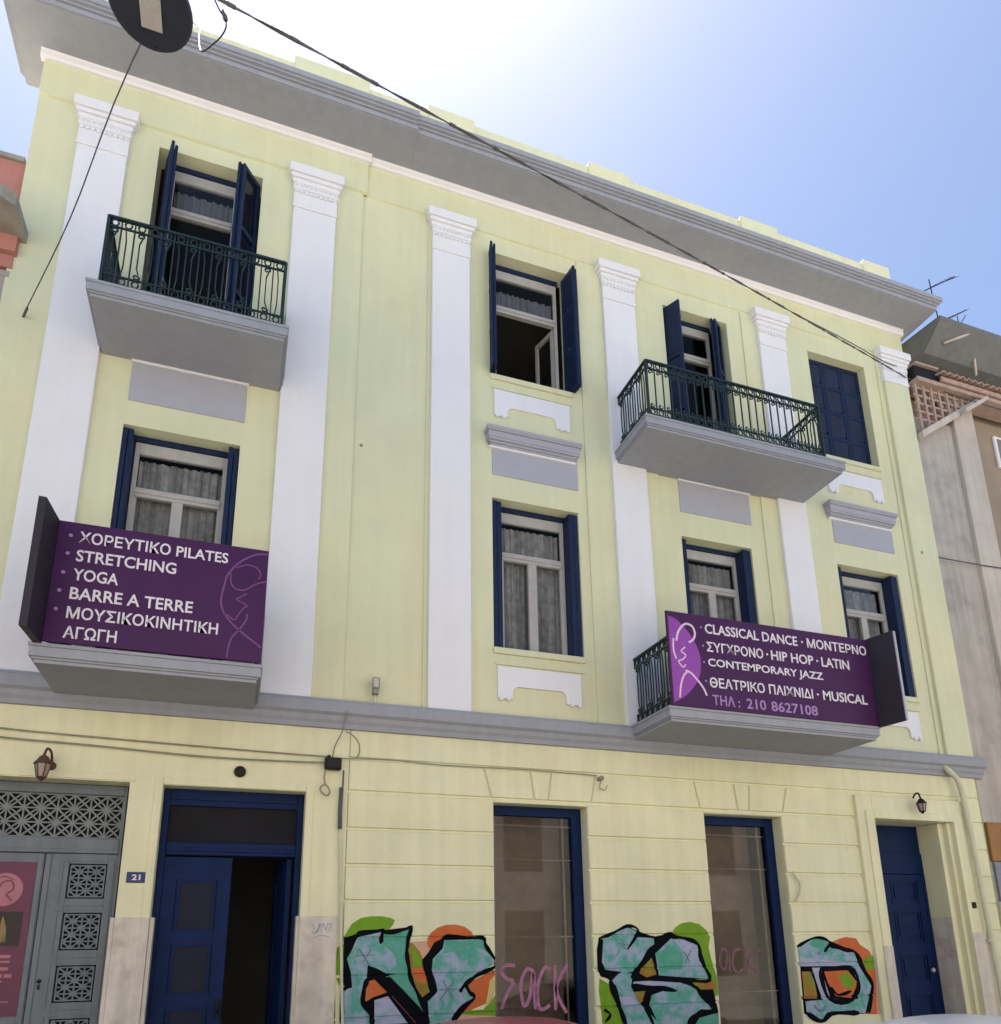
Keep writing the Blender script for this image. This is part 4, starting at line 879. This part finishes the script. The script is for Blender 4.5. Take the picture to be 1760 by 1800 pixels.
mb = MB(); mb.prism([(-2.13, 1.73), (-2.15, 1.85), (-2.125, 1.99), (-2.085, 1.87), (-2.075, 1.74)], .2150, .2163); mb.build('photo_figure', 'postergold', d)
mb = MB(); random.seed(3)
for z, x1, h, in ((1.66, -2.10, .05), (1.585, -1.98, .03), (1.54, -2.0, .02), (1.47, -1.96, .03), (1.40, -1.98, .035), (1.355, -2.0, .02), (1.25, -2.06, .02), (1.17, -1.98, .012)):
    x = -2.46
    while x < x1-.03:
        w = random.uniform(.05, .12); mb.box(x, min(x+w, x1), .2168, .2178, z, z+h); x += w+random.uniform(.012, .03)
mb.build('illegible_print', 'posterpink', t)
# small floodlight on the string course, bell push, insulators
t = thing('floodlight', 'small weathered floodlight standing on the grey string course', 'floodlight', (1.43, -.1, 4.435))
mb = MB(); mb.box(1.395, 1.465, -.14, -.06, 4.53, 4.60, bev=.008); mb.prism_z([(1.385, -.13), (1.475, -.13), (1.455, -.05), (1.405, -.05)], 4.605, 4.74); mb.build('housing', 'cablegrey', t)
mb = MB(); mb.box(1.40, 1.46, -.137, -.1305, 4.62, 4.725); mb.build('lens', 'led', t)
mb = MB(); mb.tube([(1.43, -.09, 4.43), (1.43, -.09, 4.54)], .018, 8); mb.build('stem', 'conduit', t)
mb = MB(); mb.box(10.455, 10.525, -.10, -.055, 2.07, 2.16, bev=.008); mb.lathe([(.012, -.1), (.012, -.108)], (10.49, 0, 2.125), 'Y', 10)
tag(mb.build('bell_push', 'black'), 'small dark bell push on the right door surround', 'bell push')
mb = MB(); mb.lathe([(.03, 0), (.03, -.03), (.018, -.035), (.018, -.06), (.032, -.065), (.032, -.09), (.006, -.095)], (4.38, 0.0, 3.70), 'Y', 12); mb.tube(catmull([(4.38, -.07, 3.68), (4.36, -.05, 3.58), (4.44, -.05, 3.55), (4.47, -.05, 3.62)], 5), .006, 5)
tag(mb.build('wire_insulator', 'cablegrey'), 'small wire insulator right of the keystones over the first street window', 'insulator')
mb = MB(); mb.lathe([(.02, 0), (.02, -.012), (.006, -.02)], (1.165, 0, 7.945), 'Y', 10)
tag(mb.build('wall_fixing', 'cablegrey'), 'tiny round wall fixing between the second and third pilasters', 'fixing')

# ------------------------------------------------------------------ cables
def wire(name, pts, r, label, m='cable', cat='cable', k=8, n=6, group=None):
    mb = MB(); mb.tube(catmull(pts, k), r, n); return tag(mb.build(name, m), label, cat, group)
wire('wall_cable', [(-3.1, -.03, 3.90), (-2.3, -.03, 3.83), (-1.2, -.03, 3.795), (.2, -.03, 3.765), (.95, -.05, 3.75)], .009, 'upper of the two grey cables running along the wall over the gate', 'cablegrey', group='cables along the ground floor wall')
wire('wall_cable', [(-3.1, -.03, 3.80), (-2.3, -.035, 3.735), (-1.5, -.035, 3.71), (-.4, -.035, 3.665), (.5, -.04, 3.67), (.89, -.05, 3.68)], .010, 'lower sagging one of the two grey cables over the gate', 'cablegrey', group='cables along the ground floor wall')
wire('wall_cable', [(1.06, -.05, 3.74), (1.6, -.03, 3.765), (2.3, -.03, 3.745), (3.4, -.03, 3.755), (4.33, -.03, 3.74)], .007, 'thin grey cable running right from the black cable box along the groove', 'cablegrey', group='cables along the ground floor wall')
wire('drip_loop', [(1.10, -.16, 4.28), (1.06, -.12, 4.05), (.99, -.06, 3.88), (.97, -.05, 3.74)], .008, 'thin wire dropping from the string course to the black cable box', 'cablegrey')
wire('drip_loop', [(1.10, -.10, 4.05), (1.16, -.10, 4.03), (1.25, -.09, 3.94), (1.27, -.07, 3.82), (1.24, -.04, 3.765)], .008, 'curved grey loop of wire right above the black cable box', 'cablegrey')
wire('hanging_wire', [(.905, -.06, 3.62), (.885, -.05, 3.52), (.895, -.05, 3.44), (.85, -.05, 3.39), (.86, -.05, 3.34), (.92, -.05, 3.30), (.955, -.05, 3.34), (.93, -.05, 3.40), (.895, -.05, 3.43)], .009, 'short coil of wire dangling under the black cable box', 'cablegrey')
mb = MB(); mb.tube([(1.10, -.05, 3.60), (1.10, -.05, 3.42), (1.085, -.05, 3.38)], .010, 6); mb.tube([(1.085, -.05, 3.40), (1.08, -.045, 3.16), (1.085, -.04, 2.93)], .024, 8)
tag(mb.build('cable_sleeve', 'cable'), 'dark cable sleeve going down the wall left of the rusticated courses', 'cable')
wire('wall_conduit', [(1.09, -.03, 2.95), (1.135, -.03, 2.0), (1.17, -.03, 1.3), (1.21, -.03, .6), (1.23, -.03, -.2)], .016, 'cream conduit running down beside the left graffiti', 'conduit', 'conduit')
wire('jamb_conduit', [(7.30, -.02, 2.56), (7.30, -.045, 2.5), (7.36, -.05, 2.40), (7.33, -.05, 2.25), (7.27, -.03, 2.17)], .016, 'short bent cream pipe right of the second street window', 'conduit', 'conduit')
# suspended street lamp and its span wire
t = thing('street_lamp', 'round dark street lamp with pale light panel hanging over the street', 'street lamp', (-1.07, -3.79, 8.60))
c = (-1.07, -3.79, 8.6)
mb = MB(); mb.lathe([(.05, .0), (.282, .0), (.298, .008), (.302, .03), (.295, .06), (.24, .105), (.14, .135), (.07, .145), (.06, .19), (.02, .20)], c, 'Z', 40); mb.build('housing', 'lamp', t, smooth=False)
mb = MB(); mb.box(-1.142, -.992, -3.96, -3.655, 8.585, 8.599, bev=.002)
for i in range(6):
    for k in range(10): mb.lathe([(.006, 0), (.003, -.004)], (-1.13+i*.0252, -3.94+k*.0295, 8.585), 'Z', 6)
mb.build('light_panel', 'led', t)
mb = MB(); mb.tube([(-1.07, -3.79, 8.79), (-1.07, -3.79, 8.90)], .02, 8); mb.box(-1.10, -1.04, -3.82, -3.76, 8.88, 8.93, bev=.005); mb.lathe([(.006, 0), (.006, -.01)], (-1.05, -3.53, 8.60), 'Z', 6); mb.build('hanger', 'black', t)
mb = MB(); mb.tube(catmull([(-2.77, -.02, 8.73), (-2.0, -1.6, 8.69), (-1.07, -3.6, 8.86), (.9, -7.0, 9.0), (2.9, -11.9, 9.3)], 6), .006, 6); mb.tube([(-2.77, .0, 8.73), (-2.68, -.19, 8.727)], .014, 8)
tag(mb.build('span_wire', 'cable'), 'thin wire from the left edge of the yellow wall holding up the street lamp', 'wire')
# thick twisted cable crossing the sky
PA, PB = Vector((11.06, -.06, 11.62)), Vector((-.50, -4.5, 7.862))
D = PA-PB; mb = MB()
full0 = PB-D*.55
def cp(t): p = full0+(PA-full0)*t; s = (t-.355)/.645; return p+Vector((0, 0, .055*math.sin(max(0, s)*math.pi)))
n = 260; sid = D.cross(Vector((0, 0, 1))).normalized(); uz = sid.cross(D).normalized()
mb.tube([cp(i/60) for i in range(61)], .006, 6)
for ph in (0, math.pi):
    mb.tube([cp(i/n)+(sid*math.cos(i*.42+ph)+uz*math.sin(i*.42+ph))*.008 for i in range(n+1)], .005, 5)
for i in range(40):
    p = cp(.2+.8*i/40+random.uniform(-.004, .004)); mb.tube([p-D.normalized()*.03, p+D.normalized()*.03], .014, 6)
tag(mb.build('overhead_cable', 'cable'), 'thick twisted overhead cable crossing from the sky to the right roof edge', 'cable')
wire('overhead_wire', [tuple(cp(.78)), (9.2, -.55, 11.45), (10.3, -.22, 11.66), (11.12, -.02, 11.86)], .008, 'thin wire splitting off above the thick overhead cable near the right roof corner')
wire('overhead_wire', [(11.06, -.06, 11.62), (12.2, -.13, 11.47), (13.3, -.2, 11.37), (16.0, -.25, 11.3)], .012, 'thin cable continuing from the yellow corner past the roof tiles')
wire('overhead_wire', [(10.66, -.0, 8.0), (10.72, -.05, 7.98), (11.6, -.06, 7.98), (12.7, -.06, 8.02), (15.0, -.06, 8.15)], .012, 'thin wire running right from the yellow wall across the beige wall')
mb = MB(); mb.lathe([(.02, 0), (.02, -.05), (.03, -.055), (.03, -.08)], (10.66, 0, 7.99), 'Y', 8); mb.box(10.8, 10.9, -.075, -.045, 7.955, 7.995)
tag(mb.build('wire_clamp', 'cablegrey'), 'small wire clamp at the right edge of the yellow wall', 'clamp')
wire('lamp_lead', [tuple(cp(.352)), (-.512, -4.4, 7.913), (-.479, -4.4, 7.876), (-.463, -4.4, 7.804), (-.475, -4.4, 7.723), (-.515, -4.4, 7.623), (-.60, -4.38, 7.52), (-.67, -4.1, 8.05), (-.735, -3.74, 8.66), (-.9, -3.75, 8.76)], .005, 'thin drooping lead between the thick cable and the street lamp', 'black')
mb = MB(); p = Vector((-.49, -4.4, 7.885)); mb.tube([p+Vector((0, 0, .035)), p-Vector((-.02, 0, .035))], .016, 6)
tag(mb.build('cable_joint', 'cable'), 'small dark joint on the drooping lamp lead', 'cable joint')

# ------------------------------------------------------------------ left neighbour
t = thing('pink_house', 'pink house with a concrete balcony edge at the left margin', 'building', (-8, 0, -.3))
mb = MB(); mb.box(-14, -3.012, .015, 9, -.5, 10.95); mb.build('wall', 'pink', t)
mb = MB(); mb.box(-14, -3.03, -.02, .4, 10.955, 11.02); mb.build('coping', 'slab', t)
mb = MB(); mb.box(-13.9, -3.03, .41, 8.9, 10.955, 10.99); mb.build('roof', 'slab', t)
mb = MB(); mb.prism_z([(-8, .012), (-8, -.62), (-2.97, -.62), (-2.85, -.54), (-2.85, -.02), (-2.99, .012)], 9.74, 9.90); mb.prism_z([(-8, .010), (-8, -.58), (-2.98, -.58), (-2.89, -.52), (-2.89, -.03), (-3.0, .010)], 9.901, 9.95)
mb.build('balcony', 'slab', t)
mb = MB(); mb.box(-8, -2.92, -.12, .012, 9.52, 9.739); mb.box(-8, -2.95, -.05, .012, 9.34, 9.519); mb.build('cornice', 'pink', t)
mb = MB()
for k in range(16): mb.box(-4.4+k*.09, -4.4+k*.09+.075, -.03, .012, 7.1, 9.22)
mb.box(-4.45, -2.965, -.04, .012, 9.221, 9.30); mb.build('shutter', 'shutterw', t)
mb = MB(); mb.prism_z([(-8, .012), (-8, -.7), (-3.03, -.7), (-3.03, .012)], 4.3, 4.5); mb.build('balcony', 'slab', t)

# ------------------------------------------------------------------ right neighbour
t = thing('beige_house', 'weathered beige house with tiled eaves and timber lattice at the right margin', 'building', (15, 0, -.4))
mb = MB(); mb.box(XR+.02, 12.08, .03, 9, 2.13, 10.9); mb.box(XR+.02, 12.08, .31, 9, 10.901, 12.09); mb.build('wall', 'beige', t)
mb = MB(); mb.box(12.085, 12.62, -.04, 9, -.6, 11.5, bev=.01); mb.build('pilaster', 'beigelight', t)
mb = MB(); mb.box(12.625, 24, .22, 9, -.6, 11.4); mb.box(12.081, 24, .32, 9, 11.501, 12.09); mb.build('wall', 'brown', t)
mb = MB(); mb.box(XR+.015, 12.07, -.02, .4, -.6, 2.08)
for z in LV[5:]: mb.box(XR+.014, 12.068, -.024, -.018, z-.008, z+.008)
mb.build('low_wall', 'cream_bounce', t)
mb = MB(); mb.box(XR+.02, 12.072, -.07, .3, 2.081, 2.17, bev=.006); mb.build('coping', 'white', t)
mb = MB(); mb.box(XR+.06, 12.07, -.005, .028, 2.171, 2.78)
for k in range(7): mb.box(XR+.06, 12.07, -.012, -.0052, 2.20+k*.08, 2.25+k*.08)
mb.build('roller_shutter', 'steel', t)
mb = MB(); mb.box(XR+.02, 12.07, -.03, .028, 2.79, 3.40, bev=.006); mb.build('fascia_board', 'orange', t)
# roof terrace: sloping beam, lattice, tile row, grey eaves
mb = MB(); mb.prism([(11.08, 10.30), (12.72, 11.42), (12.72, 11.56), (11.08, 10.44)], -.16, -.05); mb.prism([(12.1, 10.98), (12.75, 11.42), (12.75, 11.50), (12.1, 11.06)], -.30, -.161); mb.build('raking_beam', 'beigelight', t)
mb = MB()
for k in range(9): x = 11.16+k*.19; zt = 11.5; zb = 10.42+(x-11.08)*.69; mb.box(x, x+.045, -.10, -.055, zb, zt) if zb < zt-.05 else None
for k in range(5): z = 10.75+k*.17; x1 = min(12.75, 11.08+(z-10.40)/.69+.05); mb.box(11.13, x1, -.085, -.06, z, z+.04)
for k in range(6): x = 11.16+k*.24; mb.ribbon([(x, 11.48), (x+.24, 11.0+.1*k)], .04, -.05, -.03)
mb.build('lattice', 'lattice', t)
mb = MB(); mb.box(11.10, 12.6, .25, .3, 10.4, 11.5); mb.build('terrace_screen', 'terracotta', t)
mb = MB()
for k in range(30):
    x = 11.72+k*.155
    a = [(x+.07*math.cos(j*math.pi/6), 11.70+.075*math.sin(j*math.pi/6)) for j in range(7)]
    b = [(x+.05*math.cos(j*math.pi/6), 11.70+.055*math.sin(j*math.pi/6)) for j in range(6, -1, -1)]
    pts = a+b; n = len(a)
    for j in range(n-1):
        q = [a[j], a[j+1], b[n-2-j], b[n-1-j]]; mb.ext([(px, -.30, pz) for px, pz in q], Vector((0, 1.2, .42)))
mb.box(11.7, 16.5, -.24, -.20, 11.60, 11.69); mb.build('roof_tiles', 'terracotta', t)
mb = MB(); mb.box(11.14, 16.5, -.20, .2, 11.50, 11.585); mb.box(11.12, 16.5, .10, .25, 11.58, 12.15); mb.box(11.14, 11.7, -.21, .1, 11.86, 11.90); mb.build('eave_board', 'lattice', t)
mb = MB(); mb.box(11.14, 11.72, -.16, .1, 11.60, 11.85); mb.build('gutter_box', 'black', t)
mb = MB(); mb.prism_x([(.3, 12.10), (-.20, 12.16), (-.62, 12.55), (-.62, 12.62), (.3, 12.72)], 11.42, 17); mb.build('roof', 'eave', t)
mb = MB(); mb.tube([(12.55, -.35, 12.60), (12.62, -.25, 11.95)], .022, 6); mb.tube([(11.7, -.40, 12.28), (12.4, -.60, 12.60)], .025, 6); mb.build('roof_strut', 'beigelight', t)
mb = MB(); mb.box(13.40, 14.1, .17, .22, 10.42, 11.12, bev=.01); f = mb.build('window', 'white', t)
mb = MB(); mb.box(13.47, 14.0, .160, .168, 10.49, 11.05); mb.build('pane', 'oppglass', f)
t = thing('tv_antenna', 'spindly television antenna on the roof behind the right cornice tip', 'antenna', (15.2, 2, 12.7))
ax = lambda x, z, Y=2.0: (x*(8.5+Y)/8.5, Y, 1.7+(z-1.7)*(8.5+Y)/8.5)
mb = MB(); mb.tube([ax(12.28, 12.3), ax(12.26, 13.2), ax(12.21, 14.1), ax(12.2, 14.3)], .014, 6); mb.build('mast', 'antenna', t)
mb = MB(); mb.tube([ax(12.0, 13.95), ax(12.95, 14.62)], .014, 5)
for k in range(9):
    u = k/8; x, z = 12.02+.9*u, 13.97+.63*u; l = .30-.16*u; mb.tube([(lambda p: (p[0], p[1]-l, p[2]-.12))(ax(x, z)), (lambda p: (p[0], p[1]+l, p[2]+.12))(ax(x, z))], .006, 4)
mb.build('boom', 'antenna', t)
mb = MB(); mb.tube([ax(12.35, 13.35), ax(13.1, 13.85)], .010, 5)
for k in range(7):
    u = k/6; x, z = 12.4+.66*u, 13.38+.44*u; l = .26-.12*u; p = ax(x, z); mb.tube([(p[0]-.05, p[1]-l, p[2]-l*.7), (p[0]+.05, p[1]+l, p[2]+l*.7)], .005, 4)
mb.build('lower_boom', 'antenna', t)
mb = MB(); mb.tube([ax(12.6, 13.1), ax(13.05, 13.7)], .012, 5); mb.tube([ax(12.85, 12.9), ax(12.8, 13.6)], .012, 5); mb.tube([ax(12.62, 13.45), ax(13.15, 13.4)], .010, 5); mb.tube([ax(12.27, 13.0), ax(12.85, 13.2)], .012, 5); mb.build('side_array', 'antenna', t)

# ------------------------------------------------------------------ the street opposite (behind the photographer: seen only in the panes)
t = thing('opposite_house', 'plain ochre house front across the street mirrored in the panes', 'building', (2, -12, -.3))
mb = MB(); mb.box(-22, 24, -20, -11.6, -.6, 9.5); mb.build('wall', 'opp', t)
for k in range(9):
    x = -13+k*3.4
    for z in (.6, 3.7, 6.8):
        mb = MB(); mb.box(x, x+1.2, -11.62, -11.58, z, z+1.9); mb.build('window', 'oppglass', t)

# ------------------------------------------------------------------ parked cars
def loft(rings, m, name, parent, sub=1, closed=True, smooth=True):
    mb = MB(); R = [[mb.b.verts.new(p) for p in r] for r in rings]
    for A, C in zip(R, R[1:]):
        n = len(A)
        for j in range(n if closed else n-1): mb.b.faces.new((A[j], A[(j+1) % n], C[(j+1) % n], C[j]))
    if closed: mb.b.faces.new(list(reversed(R[0]))); mb.b.faces.new(R[-1])
    o = mb.build(name, m, parent, smooth=smooth)
    if sub: s = o.modifiers.new('sub', 'SUBSURF'); s.levels = s.render_levels = sub
    return o
def car(cx, cy, gz, H, body, label, L=4.05, Wd=1.70, flip=1):
    t = thing('parked_car', label, 'car', (cx, cy, gz), 'cars parked along the kerb')
    hw = Wd/2
    def X(u): return cx+flip*(u-L/2)
    st = [(0, .34, .62, .80), (.06, .22, .70, .93), (.5, .18, .78, .98), (1.05, .18, .90, 1.0), (2.0, .18, .93, 1.0), (3.1, .18, .95, 1.0), (3.75, .22, .93, .97), (4.0, .26, .86, .92), (4.05, .36, .78, .82)]
    rings = []
    for u, zb, zt, w in st:
        w *= hw; rings.append([(X(u), cy+y, gz+z) for y, z in ((-w*.9, zb), (-w, zb+.14), (-w, (zb+zt)/2), (-w*.98, zt-.06), (-w*.86, zt), (0, zt+.03), (w*.86, zt), (w*.98, zt-.06), (w, (zb+zt)/2), (w, zb+.14), (w*.9, zb))])
    loft(rings, body, 'body', t, 2)
    A, Bp, Cp, Dp = (1.02, .90), (1.80, H-.055), (2.95, H-.045), (3.80, .94); bw, tw = hw*.90, hw*.66
    # roof skin with crown, dipping at its edges
    rings = []
    for i in range(13):
        u = i/12; x = Bp[0]-.06+(Cp[0]-Bp[0]+.12)*u; zc = H-.05*(2*u-1)**2-(.035 if i in (0, 12) else 0)
        rings.append([(X(x), cy+tw*v*1.06, gz+zc-.075*abs(v)**3-.012*(abs(v) > .99)) for v in [(-1+2*j/10) for j in range(11)]])
    loft(rings, body, 'roof', t, 1, closed=False)
    def pane(name, q, m='carglass'):
        mb = MB(); mb.poly([(X(a), cy+b, gz+c) for a, b, c in q]); return mb.build(name, m, t)
    pane('windscreen', [(A[0], -bw*.9, A[1]+.02), (A[0], bw*.9, A[1]+.02), (Bp[0], tw, Bp[1]-.05), (Bp[0], -tw, Bp[1]-.05)])
    pane('rear_window', [(Dp[0], -bw*.9, Dp[1]+.02), (Dp[0], bw*.9, Dp[1]+.02), (Cp[0], tw, Cp[1]-.05), (Cp[0], -tw, Cp[1]-.05)])
    for s in (-1, 1):
        pane('side_window', [(A[0]+.22, s*bw*.985, .93), (2.35, s*bw, .95), (2.35, s*(tw+.02), H-.12), (Bp[0]+.02, s*(tw+.02), H-.12)])
        pane('side_window', [(2.43, s*bw, .95), (Dp[0]-.25, s*bw*.985, .97), (Cp[0]+.02, s*(tw+.02), H-.12), (2.43, s*(tw+.02), H-.12)])
        mb = MB()
        for p, q, r in (((A[0], s*bw*.93, A[1]), (Bp[0], s*tw*1.0, Bp[1]-.08), .036), ((Dp[0], s*bw*.93, Dp[1]), (Cp[0], s*tw*1.0, Cp[1]-.085), .045), ((2.39, s*bw, .94), (2.39, s*(tw+.025), H-.10), .035), ((Bp[0]-.05, s*tw*1.04, H-.125), (Cp[0]+.05, s*tw*1.04, H-.115), .032)):
            mb.tube([(X(p[0]), cy+p[1], gz+p[2]), (X(q[0]), cy+q[1], gz+q[2])], r, 8)
        mb.build('pillar', body, t)
        mb = MB(); mb.box(*sorted((X(1.28), X(1.40))), *sorted((cy+s*hw*.98, cy+s*(hw+.17))), gz+.93, gz+1.06, bev=.03); mb.build('wing_mirror', body, t)
        mb = MB(); mb.box(*sorted((X(.03), X(.25))), *sorted((cy+s*hw*.5, cy+s*hw*.82)), gz+.56, gz+.70, bev=.02); mb.build('headlight', 'headl', t)
        mb = MB(); mb.box(*sorted((X(3.9), X(4.04))), *sorted((cy+s*hw*.6, cy+s*hw*.86)), gz+.62, gz+.82, bev=.02); mb.build('tail_light', 'tail', t)
        for u in (.78, 3.22):
            mb = MB(); mb.lathe([(.19, -.10), (.29, -.10), (.315, -.07), (.315, .07), (.29, .10), (.19, .10)], (X(u), cy+s*(hw-.10), gz+.315), 'Y', 24); w = mb.build('wheel', 'tyre', t)
            mb = MB(); mb.lathe([(.03, s*.09), (.05, s*.105), (.18, s*.095), (.195, s*.10), (.19, s*.06)], (X(u), cy+s*(hw-.10), gz+.315), 'Y', 24); mb.build('rim', 'rim', w)
car(1.72, -2.72, GZ(1.72), 1.405, 'redcar', 'dusty red car under the first street window')
car(6.35, -3.45, GZ(6.35), 1.395, 'whitecar', 'white car parked in front of the right door', flip=-1)

# tidy: give lenses of view far enough and remove empty slots
for o in S.objects:
    if o.type == 'MESH' and not o.data.materials: o.data.materials.append(M['cream'])
